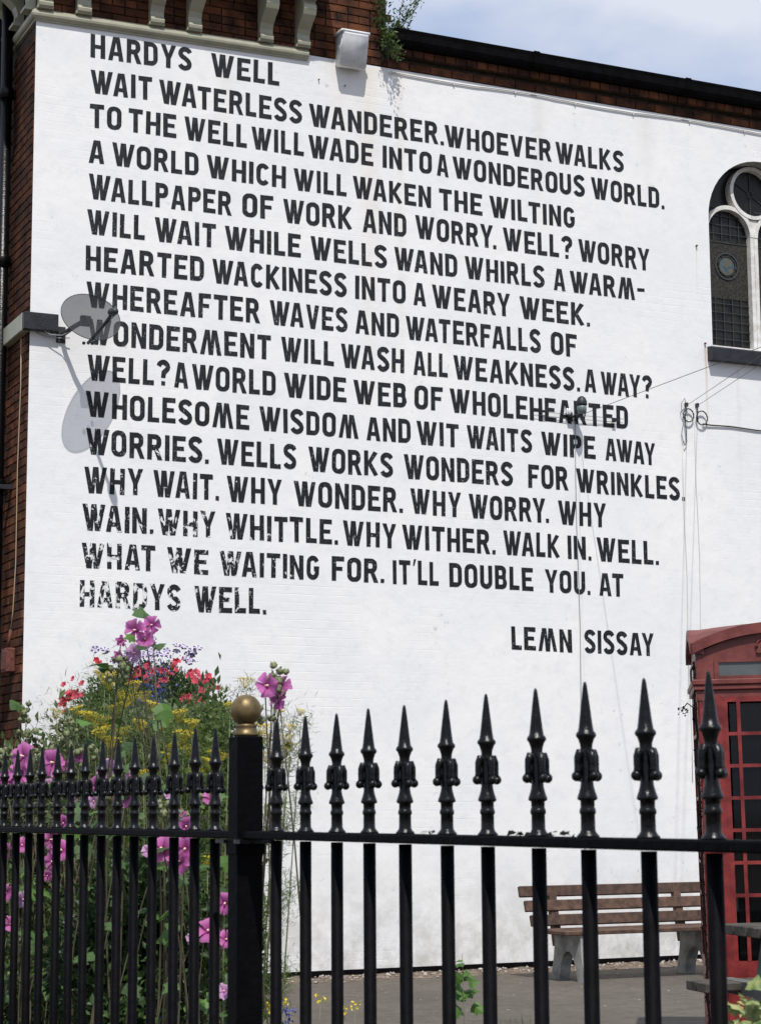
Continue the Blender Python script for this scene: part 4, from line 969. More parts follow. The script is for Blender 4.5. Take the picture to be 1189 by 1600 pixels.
for k in range(420):
    p = Vector(rc.choice(pts)) + Vector((rc.uniform(-.008,.016), rc.uniform(-.015,.16), rc.uniform(-.03,.03)))
    if k < 16: p = Vector((-0.085+rc.uniform(-.03,.03), rc.uniform(-.03,.03), 1.985+rc.uniform(-.035,.03)))
    a = Vector((rc.uniform(-1,1), rc.uniform(-1,1), rc.uniform(-1,1))).normalized()*rc.uniform(.005,.012); b_ = a.orthogonal().normalized()*rc.uniform(.005,.012)
    mb.add([p-a, p+b_, p+a, p-b_], [(0,1,2,3)])
mb.build('dry_leaves', DRYV, cv, normals=False)

# ------------------------------------------------------------------ bench by the wall
be = empty('bench', (9.35, 14.7, GZ), 'slatted brown timber bench on concrete legs against the white wall', 'bench')
bx0, bx1 = 8.285, 10.36
for i, (y, z) in enumerate(((15.03, 0.655), (14.985, 0.535), (14.94, 0.415))):
    mb = MB(); mb.bbox(bx0+0.03*i, bx1-0.03*i, -0.018, 0.018, -0.047, 0.047, 0.006, Matrix.Translation((0, y, z)) @ Matrix.Rotation(math.radians(-15), 4, 'X')); mb.build('back_slat', WOOD, be)
for i, y in enumerate((14.50, 14.62, 14.74, 14.86)):
    mb = MB(); mb.bbox(bx0+0.10, bx1-0.10, y-0.052, y+0.052, 0.315, 0.35, 0.006); mb.build('seat_slat', WOOD, be)
for x in (8.60, 9.86):
    mb = MB(); poly = [(14.40,GZ),(14.53,GZ),(14.56,0.05),(14.60,0.13),(14.65,0.17),(14.71,0.17),(14.76,0.13),(14.80,0.05),(14.83,GZ),(14.97,GZ),(14.92,0.10),(14.90,0.22),(14.90,0.313),(14.47,0.313),(14.46,0.14)]
    mb.prism(poly, 'x', x-0.05, x+0.05); mb.build('leg', CONC, be)
    mb = MB(); mb.prism([(14.90,0.20),(14.96,0.20),(15.07,0.70),(15.02,0.70)], 'x', x-0.035, x+0.035); mb.build('back_support', WOOD, be)
local(be)
# ------------------------------------------------------------------ picnic table
pt = empty('picnic_table', (7.0, 9.0, GZ), 'picnic table with grey timber top and concrete legs before the red phone box', 'picnic table')
tc_ = Vector([5.825, 8.427, 0.775]); sc_ = Vector([5.908, 8.886, 0.462]); ax_ = Vector((0.985, -0.17, 0)).normalized(); pe_ = Vector((0.17, 0.985, 0)).normalized()
def pm(o): return Matrix((( ax_.x, pe_.x, 0, o.x), (ax_.y, pe_.y, 0, o.y), (0, 0, 1, o.z), (0, 0, 0, 1)))
for i in range(4):
    mb = MB(); mb.bbox(0, 1.7, -0.15*i-0.068, -0.15*i+0.068, -0.05, 0.0, 0.005, pm(tc_)); mb.build('top_plank', WOODG, pt)
for i in range(2):
    mb = MB(); mb.bbox(0, 1.75, -0.13*i-0.06, -0.13*i+0.06, -0.05, 0.0, 0.005, pm(sc_)); mb.build('seat_plank', WOODG, pt)
    mb = MB(); mb.bbox(0, 1.75, -0.13*i-0.06, -0.13*i+0.06, -0.05, 0.0, 0.005, pm(sc_-pe_*1.15)); mb.build('seat_plank', WOODG, pt)
for u in (0.24, 1.45):
    hz = tc_.z - GZ - 0.05; mb = MB()
    mb.prism([(-0.10,-0.05),(0.0,-0.05),(0.32,-hz-0.05),(0.17,-hz-0.05)], 'x', u-0.045, u+0.045, pm(tc_)); mb.prism([(-0.35,-0.052),(-0.25,-0.052),(-0.52,-hz-0.05),(-0.67,-hz-0.05)], 'x', u-0.044, u+0.044, pm(tc_))
    mb.box(u-0.04, u+0.04, -0.95, 0.55, -0.38, -0.31, pm(tc_)); mb.build('leg', CONCD, pt)
local(pt)

# ------------------------------------------------------------------ railings
FX = 1.35
ZR, ZT = 1.3135, 1.516
def spear_mesh():
    H = ZT-ZR-0.001; mb = MB(); q = H/216.0
    prof = [(16,0),(15.5,2.5),(12,6),(10.3,10),(10,31),(11.4,33),(11.8,36),(11,39),(10,41),(10,50),(13.8,52),(14.4,54),(13.5,57),(12,61),(10,68),(9,74),(9,118),(8.4,122),(8.8,128),(11.4,136),(13.8,139),(14.6,141),(13.8,144),(11,147),(9.6,156),(7,178),(4.6,198),(3,210),(2.2,214),(0.8,216)]
    mb.lathe([(r*q, z*q) for r, z in prof], (0,0,0), 18)
    for k in range(4):
        a = k*PI/2; d = Vector((math.cos(a), math.sin(a), 0))
        pts = [(3,110),(7,118),(11,117.5),(14.2,110),(15.2,101),(14.6,93),(15,87)]
        mb.tube([d*r*q+Vector((0,0,z*q)) for r, z in pts], [5*q,6*q,6.4*q,5.9*q,5.0*q,5.4*q,6.4*q], 8)
        mb.sphere(d*17.2*q+Vector((0,0,84*q)), 7.3*q, 10, 7)
    return mb
sp_ob = spear_mesh().build('spear_head', BLACKP); sp_me = sp_ob.data; bpy.data.objects.remove(sp_ob)
def bar_mesh():
    mb = MB(); mb.lathe([(0.0102,0.0),(0.0102,ZR-0.016-GZ-0.08)], (0,0,GZ+0.08), 14); ob = mb.build('bar', BLACKB); me = ob.data; bpy.data.objects.remove(ob); return me
br_me = bar_mesh()
def railing(y0, y1, ys, label):
    t_ = empty('iron_railing', (FX, (y0+y1)/2, GZ), label, 'railing', 'black spearhead railings along the pavement')
    mb = MB(); mb.bbox(FX-0.0185, FX+0.0185, y0, y1, ZR-0.0145, ZR, 0.0025); o = mb.build('top_rail', BLACKB, t_)
    mb = MB(); mb.bbox(FX-0.0185, FX+0.0185, y0, y1, 0.08, 0.095, 0.0025); mb.build('bottom_rail', BLACKP, t_)
    mb = MB(); mb.bbox(FX-0.13, FX+0.13, y0, y1, GZ-0.05, 0.04, 0.02); mb.build('kerb_stone', CONC, t_); local(t_)
    P = Vector(t_.location)
    for y in ys:
        jx = random.uniform(-.0015,.0015)
        b_ = inst('bar', br_me, t_, Matrix.Translation(Vector((FX+jx, y, 0))-P) )
        inst('spear_head', sp_me, b_, Matrix.Translation((0,0,ZR)) @ Matrix.Rotation(random.uniform(-.1,.1), 4, 'Z') @ Matrix.Rotation(random.uniform(-.012,.012), 4, 'X') @ Matrix.Diagonal((1,1,random.uniform(0.985,1.01),1)))
    return t_
rail_l = [C_*1.35 for C_ in (3.925,3.83,3.731,3.649,3.544,3.453,3.366,3.268,3.178,3.089,2.998,2.893,2.803,2.712)]; rail_l += [rail_l[0]+0.126*k for k in range(1, 8)]
rail_r = [C_*1.35 for C_ in (2.479,2.377,2.278,2.183,2.083,1.977,1.882,1.772,1.672,1.566,1.46)]; rail_r += [rail_r[-1]-0.139*k for k in range(1, 5)]
railing(3.53, 6.25, rail_l, 'black iron railing with spear heads left of the gold topped post')
railing(1.30, 3.47, rail_r, 'black iron railing with spear heads right of the gold topped post')
gp_ = empty('railing_post', (FX, 3.5, GZ), 'square black post topped with a worn gold ball', 'post')
mb = MB(); mb.bbox(FX-0.0255, FX+0.0255, 3.4745, 3.5255, GZ, 1.489, 0.002); mb.bbox(FX-0.029, FX+0.029, 3.471, 3.529, 1.27, 1.30, 0.002); mb.build('shaft', BLACKB, gp_)
mb = MB(); mb.box(FX-0.034, FX+0.034, 3.44, 3.4744, 1.291, 1.298); mb.build('rail_clamp', BLACKP, gp_)
mb = MB(); mb.box(FX-0.034, FX+0.034, 3.5256, 3.57, 1.291, 1.298); mb.build('rail_clamp', BLACKP, gp_)
mb = MB(); mb.lathe([(0.021,0),(0.024,0.001),(0.0245,0.004),(0.022,0.008),(0.020,0.011),(0.019,0.017),(0.0205,0.019),(0.0195,0.0215),(0.017,0.024)], (FX,3.5,1.4895), 24); mb.build('collar', GOLD, gp_)
mb = MB(); mb.sphere((FX,3.5,1.5385), 0.0295, 28, 18); mb.build('ball', GOLD, gp_); local(gp_)
# clumps of dead leaf caught on the rail
mb = MB(); rc = random.Random(9)
for yc in (2.455, 2.425, 2.40, 2.33, 2.315, 2.73):
    for k in range(5):
        p = Vector((FX+rc.uniform(-.012,.012), yc+rc.uniform(-.02,.02), ZR+rc.uniform(0,.006)))
        a = Vector((rc.uniform(-1,1), rc.uniform(-1,1), rc.uniform(0,.6))).normalized()*.006; b_ = a.orthogonal().normalized()*.003
        mb.add([p-a, p+b_+Vector((0,0,.002)), p+a, p-b_], [(0,1,2,3)])
tag(mb.build('dead_leaves', DRYV, normals=False), 'curled dead leaves lying on the rail right of the gold topped post', 'leaves', kind='stuff')

# ------------------------------------------------------------------ vegetation
def leaf_cloud(P, D, size, aspect=0.45, fold=0.25, rng=RNG, jitter=0.5):
    """P points (n,3), D preferred directions (n,3): one folded leaf (2 quads) per point; returns verts, faces"""
    n = len(P); d = D + rng.normal(0, jitter, (n,3)); d /= np.linalg.norm(d, axis=1, keepdims=True)+1e-9
    u = rng.normal(0, 1, (n,3)); u -= d*(u*d).sum(1, keepdims=True); u /= np.linalg.norm(u, axis=1, keepdims=True)+1e-9
    w = np.cross(d, u); s = (size*rng.uniform(0.6, 1.3, n))[:,None]
    a = P; b = P + d*s*0.45 + u*s*aspect*0.5 + w*s*fold*aspect; c = P + d*s; e = P + d*s*0.45 - u*s*aspect*0.5 + w*s*fold*aspect; 
    V = np.stack([a,b,c,e], 1).reshape(-1,3)
    idx = np.arange(n)*4; Fc = np.concatenate([np.stack([idx,idx+1,idx+2],1), np.stack([idx,idx+2,idx+3],1)])
    return V, Fc
def np_mesh(name, parts, material, parent, kind=None):
    V = np.concatenate([p[0] for p in parts]); off = 0; Fs = []
    for v, f in parts: Fs.append(f+off); off += len(v)
    Fc = np.concatenate(Fs); me = bpy.data.meshes.new(name); me.vertices.add(len(V)); me.vertices.foreach_set('co', V.astype(np.float32).ravel())
    me.loops.add(len(Fc)*3); me.loops.foreach_set('vertex_index', Fc.astype(np.int32).ravel()); me.polygons.add(len(Fc)); me.polygons.foreach_set('loop_start', np.arange(len(Fc), dtype=np.int32)*3)
    me.update(calc_edges=True); me.materials.append(material); o = bpy.data.objects.new(name, me); COL.objects.link(o)
    if parent: o.parent = parent; o.matrix_parent_inverse = Matrix.Translation(-Vector(parent.location))
    if kind: o['kind'] = kind
    return o
def curve_pts(a, b, bend, n=8, seed=0):
    rr_ = random.Random(seed); a, b = Vector(a), Vector(b); k = Vector((rr_.uniform(-1,1), rr_.uniform(-1,1), 0))*bend
    return [a.lerp(b, i/n) + k*math.sin(PI*i/n)*0.8 + Vector((0,0,0.0)) for i in range(n+1)]
# mallow flower: calyx centre with five notched petals as sub-parts
def petal_mesh(material, r=0.045, name='petal'):
    mb = MB(); v = []; f = []; nu, nv = 6, 6
    for i in range(nu+1):
        t_ = i/nu; w = r*(0.10+0.62*t_**0.9)*(1 if t_ < .85 else .9)
        for j in range(nv+1):
            s_ = j/nv*2-1; L = r*t_*(1.02 - (0.10*(1-abs(s_))**2 if t_ > .8 else 0) - 0.10*s_*s_*t_)
            v.append((L, s_*w*0.82, 0.50*r*t_**0.8 - 0.26*r*t_**3 + 0.09*r*math.sin(s_*8+t_*4)*t_*t_ + 0.13*r*s_*s_*t_ - 0.05*r*math.cos(s_*19)*t_**4))
    for i in range(nu):
        for j in range(nv): a = i*(nv+1)+j; f.append((a, a+nv+1, a+nv+2, a+1))
    mb.add(v, f, True); o = mb.build(name, material, normals=False); me = o.data; bpy.data.objects.remove(o); return me
def petal_mat(name, base, tip, throat):
    M = bpy.data.materials.new(name); M.use_nodes = True; t = M.node_tree; b = t.nodes['Principled BSDF']
    tcn = t.nodes.new('ShaderNodeTexCoord'); sp = t.nodes.new('ShaderNodeSeparateXYZ'); t.links.new(tcn.outputs['Object'], sp.inputs[0])
    an = math_node(t, 'DIVIDE', sp.outputs['Y'], math_node(t, 'ADD', sp.outputs['X'], 0.004))
    vein = math_node(t, 'ABSOLUTE', math_node(t, 'SINE', math_node(t, 'MULTIPLY', an, 14.0)))
    ln = ramp(t, sp.outputs['X'], 0.004, 0.042)
    c = mixc(t, ln, base, tip); c = mixc(t, ramp(t, vein, 0.35, 0.0, 0.0, 0.55), c, throat); c = mixc(t, ramp(t, sp.outputs['X'], 0.014, 0.003), c, throat)
    oi = t.nodes.new('ShaderNodeObjectInfo'); hs = t.nodes.new('ShaderNodeHueSaturation'); t.links.new(ramp(t, oi.outputs['Random'], 0, 1, 0.75, 1.15), hs.inputs['Value']); t.links.new(c, hs.inputs['Color']); c = hs.outputs['Color']
    t.links.new(c, b.inputs['Base Color']); b.inputs['Roughness'].default_value = 0.7; b.inputs['Specular IOR Level'].default_value = 0.2
    tr = t.nodes.new('ShaderNodeBsdfTranslucent'); t.links.new(c, tr.inputs['Color']); ms = t.nodes.new('ShaderNodeMixShader'); ms.inputs[0].default_value = 0.42
    t.links.new(b.outputs[0], ms.inputs[1]); t.links.new(tr.outputs[0], ms.inputs[2]); t.links.new(ms.outputs[0], t.nodes['Material Output'].inputs['Surface']); return M
PET = petal_mesh(petal_mat('mallow_petal', (0.50, 0.09, 0.34), (0.66, 0.22, 0.52), (0.30, 0.02, 0.16))); PETL = petal_mesh(petal_mat('pale_mallow_petal', (0.50, 0.24, 0.46), (0.66, 0.42, 0.64), (0.32, 0.08, 0.28)))
def centre_mesh():
    mb = MB(); mb.tube([(0,0,-0.012),(0,0,0.0),(0,0,0.012),(0,0,0.02)], [0.006,0.005,0.0035,0.0045], 7); o = mb.build('flower', CENTRE); me = o.data; bpy.data.objects.remove(o); return me
CEN = centre_mesh()
def lobed_leaf(material, L=0.05):
    pts = [(0,0)]+[(L*r*math.cos(a)+L*.35, L*r*math.sin(a)) for a, r in [(math.radians(x), y) for x, y in ((-140,.42),(-110,.55),(-75,.42),(-55,.62),(-28,.45),(0,.85),(28,.45),(55,.62),(75,.42),(110,.55),(140,.42))]]
    mb = MB(); v = [(L*.35, 0, 0.0)] + [(x, y, -abs(y)*0.35 - max(0, x-L*.5)*0.35) for x, y in pts]; n = len(pts)
    mb.add(v, [(0, 1+k, 1+(k+1) % n) for k in range(n)]); o = mb.build('leaf', material, normals=False); me = o.data; bpy.data.objects.remove(o); return me
LEAFM = [lobed_leaf(LEAF, .05), lobed_leaf(LEAF2, .045), lobed_leaf(LEAF, .036)]
def bud_mesh():
    mb = MB(); mb.sphere((0,0,0), 0.0085, 8, 6, (1,1,1.15)); 
    for k in range(5): a = 2*PI*k/5; mb.add([(0.004*math.cos(a),0.004*math.sin(a),-0.008),(0.011*math.cos(a-.4),0.011*math.sin(a-.4),0.0),(0.007*math.cos(a),0.007*math.sin(a),0.013),(0.011*math.cos(a+.4),0.011*math.sin(a+.4),0.0)], [(0,1,2,3)])
    o = mb.build('bud', BUD); me = o.data; bpy.data.objects.remove(o); return me
BUDM = bud_mesh()
def orient(nrm, spin=0):
    q = Vector(nrm).normalized().to_track_quat('Z', 'Y'); return q.to_matrix().to_4x4() @ Matrix.Rotation(spin, 4, 'Z')
def add_flower(parent, p, nrm, size=1.0, rr_=random, pale=False, closed=False):
    P = Vector(parent.location); M = Matrix.Translation(Vector(p)-P) @ orient(nrm, rr_.uniform(0, 6)) @ Matrix.Diagonal((size, size, size*1.0, 1))
    c = inst('flower', CEN, parent, M)
    for k in range(5):
        tilt = rr_.uniform(-.12, .12) - (0.95 if closed else 0)
        inst('petal', PETL if pale else PET, c, Matrix.Rotation(2*PI*k/5+rr_.uniform(-.07,.07), 4, 'Z') @ Matrix.Rotation(tilt, 4, 'Y') @ Matrix.Rotation(0.25, 4, 'X') @ Matrix.Translation((0,0,0.001*k)))
    return c
TOCAM = Vector((-0.42, -0.9, 0.1))
def mallow(base, flowers, buds, label, nleaf, seed, zlo=0.3, spread=0.35):
    rr_ = random.Random(seed); t_ = empty('mallow', base, label, 'plant', 'pink mallows behind the railings'); P = Vector(base)
    targets = [Vector(f[:3]) for f in flowers] + [Vector(b) for b in buds]; stems = MB(); allpts = []
    for i, tg in enumerate(targets):
        a = P + Vector((rr_.uniform(-.08,.08), rr_.uniform(-.08,.08), 0)); a += Vector((rr_.uniform(-.16,.16), rr_.uniform(-.1,.1), 0)); pts = curve_pts(a, tg, rr_.uniform(.10,.24), 10, seed*31+i)
        r0 = 0.0045 if i < len(flowers) else 0.003; stems.tube([p for p in pts], [r0*(1-0.65*k/10) for k in range(11)], 5); allpts += pts[3:]
    stems.build('stem', STEMD, t_).matrix_parent_inverse = Matrix.Translation(-P)
    for f in flowers:
        nrm = TOCAM + Vector((rr_.uniform(-.7,.7), rr_.uniform(-.35,.35), rr_.uniform(-.35,.5)))
        add_flower(t_, f[:3], nrm, 0.72*(f[3] if len(f) > 3 else 1), rr_, pale=len(f) > 4 and f[4] == 1, closed=len(f) > 4 and f[4] == 2)
    for b_ in buds:
        for k in range(rr_.randint(3, 6)):
            p = Vector(b_) + Vector((rr_.uniform(-.02,.02), rr_.uniform(-.02,.02), rr_.uniform(-.06,.012)))
            inst('bud', BUDM, t_, Matrix.Translation(p-P) @ Matrix.Rotation(rr_.uniform(-1,1), 4, 'X') @ Matrix.Diagonal((1,1,1,1)).copy() @ Matrix.Scale(rr_.uniform(.7,1.1), 4))
    for k in range(nleaf):
        p = Vector(rr_.choice(allpts)); 
        if p.z < zlo: continue
        d = Vector((rr_.uniform(-1,1), rr_.uniform(-1,1), 0)).normalized(); q = p + d*rr_.uniform(.01, .07) + Vector((0,0,rr_.uniform(-.04,.04)))
        nrm = Vector((rr_.uniform(-.7,.5), rr_.uniform(-1.1,.3), rr_.uniform(.3,1)))
        inst('leaf', rr_.choice(LEAFM), t_, Matrix.Translation(q-P) @ orient(nrm, rr_.uniform(0,6)) @ Matrix.Scale(rr_.uniform(.55,1.25), 4))
    return t_
mallow((1.611, 5.89, -0.07), [(1.468, 5.538, 1.506, 1.25), (1.461, 5.55, 1.457, 1.1), (1.517, 5.407, 1.487, 1.2), (1.549, 6.067, 1.457, 0.8), (1.576, 6.058, 1.438, 0.9), (1.627, 5.839, 1.27, 0.95), (1.554, 5.876, 1.251, 0.8), (1.537, 5.998, 1.235, 0.8), (1.508, 5.823, 1.025, 0.8), (1.515, 5.917, 1.114, 0.8), (1.68, 5.888, 1.493, 0.7)], [(1.561, 5.915, 1.667), (1.575, 5.913, 1.638), (1.59, 5.914, 1.594), (1.557, 5.921, 1.642), (1.616, 5.905, 1.57), (1.61, 5.912, 1.545), (1.639, 5.899, 1.541), (1.659, 5.877, 1.618), (1.516, 5.957, 1.538)], 'tall mallow stem with open pink flowers against the brick corner at the left edge', 80, 1)
mallow((1.644, 5.536, -0.07), [(1.551, 5.432, 1.243, 0.95), (1.503, 5.347, 1.219, 0.8), (1.606, 5.474, 1.506, 0.5), (1.599, 5.268, 1.424, 0.75), (1.616, 5.254, 1.461, 0.7, 1), (1.591, 5.279, 1.38, 0.6, 1), (1.65, 5.346, 1.482, 0.5, 1), (1.549, 5.42, 1.322, 0.7), (1.498, 5.151, 1.066, 0.6, 1), (1.432, 5.398, 1.114, 0.7, 1), (1.535, 5.52, 1.43, 0.5, 1), (1.599, 5.498, 1.385, 0.4, 1), (1.518, 5.459, 1.177, 0.5)], [(1.594, 5.473, 1.546), (1.578, 5.472, 1.6), (1.615, 5.465, 1.537), (1.619, 5.354, 1.525), (1.39, 5.331, 0.959), (1.555, 5.31, 1.297)], 'bushy mallow with pink flowers half hidden by the railing left of the fennel', 90, 2)
mallow((1.634, 5.091, -0.07), [(1.548, 4.782, 1.806, 0.9), (1.583, 4.763, 1.818, 0.72), (1.57, 4.776, 1.78, 0.72), (1.514, 4.802, 1.781, 0.7, 2), (1.512, 4.809, 1.742, 0.6, 2), (1.549, 4.791, 1.748, 0.75, 1), (1.516, 4.755, 1.387, 0.85), (1.555, 4.839, 1.441, 0.4, 1), (1.61, 4.711, 1.387, 0.35, 1), (1.541, 4.954, 1.463, 0.7, 1)], [(1.511, 4.811, 1.733), (1.531, 4.8, 1.742), (1.524, 4.799, 1.771), (1.504, 4.862, 1.444), (1.605, 4.81, 1.476)], 'mallow with one long stem carrying a cluster of pink flowers above the flower tower', 80, 3)
mallow((1.696, 4.837, -0.07), [(1.543, 4.54, 1.26, 1.05), (1.59, 4.518, 1.264, 1.0), (1.587, 4.51, 1.317, 0.75), (1.581, 4.527, 1.234, 0.9), (1.673, 4.571, 1.377, 0.75), (1.616, 4.604, 1.339, 0.55, 2), (1.613, 4.427, 1.073, 0.9), (1.616, 4.541, 1.049, 0.5, 1), (1.647, 4.4, 1.14, 0.8), (1.652, 4.412, 1.055, 0.65), (1.659, 4.429, 0.934, 0.65, 1), (1.542, 4.653, 1.255, 0.5, 1)], [(1.569, 4.623, 1.36), (1.59, 4.613, 1.36), (1.656, 4.578, 1.384), (1.611, 4.603, 1.363)], 'mallow with large pink flowers low behind the railing beside the gold topped post', 80, 4)
mallow((1.806, 4.674, -0.07), [(1.684, 4.245, 1.635, 0.9), (1.737, 4.275, 1.636, 0.8), (1.734, 4.282, 1.605, 0.7), (1.727, 4.282, 1.621, 0.6)], [(1.715, 4.279, 1.678), (1.726, 4.275, 1.67), (1.72, 4.281, 1.651), (1.702, 4.299, 1.597)], 'mallow stem with two pink flowers just behind the gold ball of the post', 5, 5)

# soft filling shrubs behind the railings
def shrub(base, ctr, rad, n, size, material, label, seed, stemmat=STEMD, shell=0.35):
    rng = np.random.default_rng(seed); t_ = empty('shrub', base, label, 'shrub', 'green plants behind the railings')
    # clumps
    nc = 60; C_ = rng.normal(0, 1, (nc,3)); C_ /= np.linalg.norm(C_, axis=1, keepdims=True); C_ *= rng.uniform(shell, 0.95, (nc,1)); C_ = C_*np.array(rad)+np.array(ctr)
    w = rng.integers(0, nc, n); P = C_[w] + rng.normal(0, 1, (n,3))*np.array(rad)*0.15
    keep = P[:,2] > GZ; P = P[keep]; D = P-C_[w][keep]; D /= np.linalg.norm(D, axis=1, keepdims=True)+1e-9; D[:,2] += .2
    np_mesh('foliage', [leaf_cloud(P, D, size, rng=rng, jitter=.5)], material, t_, 'stuff')
    mb = MB(); rr_ = random.Random(seed)
    for k in range(16):
        c = Vector(C_[k]); mb.tube(curve_pts(Vector(base)+Vector((rr_.uniform(-.06,.06), rr_.uniform(-.06,.06), 0)), c, .1, 6, seed+k), [0.006*(1-.1*i) for i in range(7)], 5)
    mb.build('stem', stemmat, t_).matrix_parent_inverse = Matrix.Translation(-Vector(base)); return t_
shrub((1.889, 7.215, -0.07), (1.889, 7.215, 0.981), (0.42, 0.42, 0.62), 28000, 0.036, FOLM, 'leafy green shrub at the left edge behind the railing', 40)
shrub((1.973, 6.839, -0.07), (1.973, 6.839, 0.995), (0.38, 0.4, 0.52), 28000, 0.036, FOLG, 'grey green shrub second from the left behind the railing', 41)
shrub((2.347, 7.44, -0.07), (2.347, 7.44, 1.031), (0.4, 0.4, 0.52), 34000, 0.036, FOLD, 'dark leafy shrub behind the middle of the left hand railing', 42)
shrub((2.209, 8.147, -0.07), (2.209, 8.147, 1.192), (0.42, 0.4, 0.3), 9000, 0.03, FOLM, 'pale leafed shrub rising behind the pink mallow flowers at the left', 43)
shrub((1.724, 6.212, -0.07), (1.724, 6.212, 0.763), (0.5, 0.35, 0.2), 14000, 0.03, FOLM, 'low small leafed plant along the foot of the left hand railing', 44)
shrub((1.925, 5.896, -0.07), (1.925, 5.896, 0.761), (0.32, 0.3, 0.17), 10000, 0.03, FOLD, 'low dark green plant between the tub and the railing', 45)
shrub((2.011, 5.405, -0.07), (2.011, 5.405, 0.79), (0.1, 0.18, 0.22), 2600, 0.035, LEAF2, 'bright green leafy plant at the foot of the black post', 46)
shrub((1.872, 6.563, -0.07), (1.872, 6.563, 0.926), (0.34, 0.16, 0.36), 15000, 0.028, FOLM, 'leafy green growth close behind the railing at its far left', 47)
shrub((1.676, 5.083, -0.07), (1.676, 5.083, 0.981), (0.26, 0.14, 0.3), 11000, 0.028, FOLD, 'dark leafy growth close behind the railing, midway to the post', 48)
shrub((1.915, 5.955, -0.07), (1.915, 5.955, 1.436), (0.3, 0.18, 0.22), 15000, 0.024, FOLG, 'fine grey green growth among the fennel stems behind the railing', 49)
shrub((2.044, 5.614, -0.07), (2.044, 5.614, 1.45), (0.13, 0.15, 0.24), 9000, 0.022, FOLM, 'fine green growth among the fennel stems beside the gold topped post', 50)
shrub((2.264, 6.363, -0.07), (2.264, 6.363, 1.029), (0.26, 0.3, 0.62), 26000, 0.034, FOLD, 'dark green bush behind the last bars before the gold topped post', 51)

# fennel: thread leaves and flat yellow umbels
def umbel_mesh(seed):
    rr_ = random.Random(seed); mb = MB(); R = 0.034
    for k in range(26):
        a = k*2.39996; r = R*math.sqrt((k+.5)/26); p = Vector((r*math.cos(a), r*math.sin(a), 0.006*(1-(r/R)**2)+rr_.uniform(-.003,.003)))
        mb.tube([(0,0,-0.035), (p.x*.6, p.y*.6, -.012), p], 0.0006, 3, False)
        for q in range(5):
            o_ = Vector((rr_.uniform(-.0045,.0045), rr_.uniform(-.0045,.0045), rr_.uniform(-.001,.003))); c = p+o_; s_ = 0.0022
            mb.add([c+Vector((s_,0,0)), c+Vector((0,s_,0)), c+Vector((-s_,0,0)), c+Vector((0,-s_,0)), c+Vector((0,0,s_))], [(0,1,4),(1,2,4),(2,3,4),(3,0,4)])
    o = mb.build('umbel', YELLOW, normals=False); me = o.data; bpy.data.objects.remove(o); return me
UMB = [umbel_mesh(k) for k in range(3)]
def fennel(base, tops, label, seed, nthread=9000, spread=.045):
    rng = np.random.default_rng(seed); rr_ = random.Random(seed); t_ = empty('fennel', base, label, 'plant', 'yellow flowered fennels behind the railings'); P = Vector(base); mb = MB(); allp = []
    for i, (x, y, z, s_) in enumerate(tops):
        pts = curve_pts(P+Vector((rr_.uniform(-.05,.05), rr_.uniform(-.05,.05), 0)), (x, y, z-0.03), rr_.uniform(.02,.08), 8, seed*7+i); mb.tube(pts, [0.004*(1-.09*k) for k in range(9)], 5); allp += pts[3:]
        inst('umbel', rr_.choice(UMB), t_, Matrix.Translation(Vector((x, y, z))-P) @ Matrix.Rotation(rr_.uniform(-.35,.35), 4, 'X') @ Matrix.Rotation(rr_.uniform(-.35,.35), 4, 'Y') @ Matrix.Scale(s_, 4))
    mb.build('stem', STEM, t_).matrix_parent_inverse = Matrix.Translation(-P)
    A = np.array([tuple(p) for p in allp]); w = rng.integers(0, len(A), nthread); Q = A[w]+rng.normal(0, spread, (nthread,3)); D = rng.normal(0, 1, (nthread,3)); D[:,2] = np.abs(D[:,2])*1.1
    np_mesh('foliage', [leaf_cloud(Q, D, 0.026, aspect=0.06, rng=rng)], FEATHER, t_, 'stuff'); return t_
fennel((1.771, 5.703, -0.07), [(1.749, 5.7, 1.76, 1.1), (1.814, 5.681, 1.692, 1.15), (1.702, 5.633, 1.623, 0.9), (1.733, 5.62, 1.616, 0.8), (1.68, 5.641, 1.636, 0.8), (1.784, 5.7, 1.662, 0.8), (1.688, 5.535, 1.582, 0.8), (1.719, 5.525, 1.556, 0.9), (1.78, 5.602, 1.589, 0.7), (1.706, 5.848, 1.662, 0.7), (1.653, 5.874, 1.653, 0.7), (1.793, 5.795, 1.736, 0.7), (1.86, 5.764, 1.736, 0.8), (1.888, 5.756, 1.703, 0.8)], 'tall fennel with flat yellow heads before the left side of the flower tower', 1, 22000, 0.045)
fennel((1.857, 5.325, -0.07), [(1.856, 5.338, 1.627, 0.9), (1.816, 5.36, 1.602, 0.8), (1.839, 5.244, 1.565, 0.9), (1.854, 5.243, 1.526, 0.8), (1.812, 5.262, 1.532, 0.7), (1.794, 5.482, 1.603, 0.8), (1.853, 5.556, 1.663, 0.8), (1.712, 5.21, 1.455, 0.7), (1.883, 5.121, 1.511, 0.6), (1.857, 5.231, 1.597, 0.7), (1.877, 5.128, 1.485, 0.8), (1.899, 5.115, 1.502, 0.7), (1.814, 4.977, 1.227, 0.7), (1.8, 5.272, 1.506, 0.7), (1.846, 5.147, 1.459, 0.7)], 'fennel with yellow heads before the right side of the flower tower', 2, 24000, 0.045)
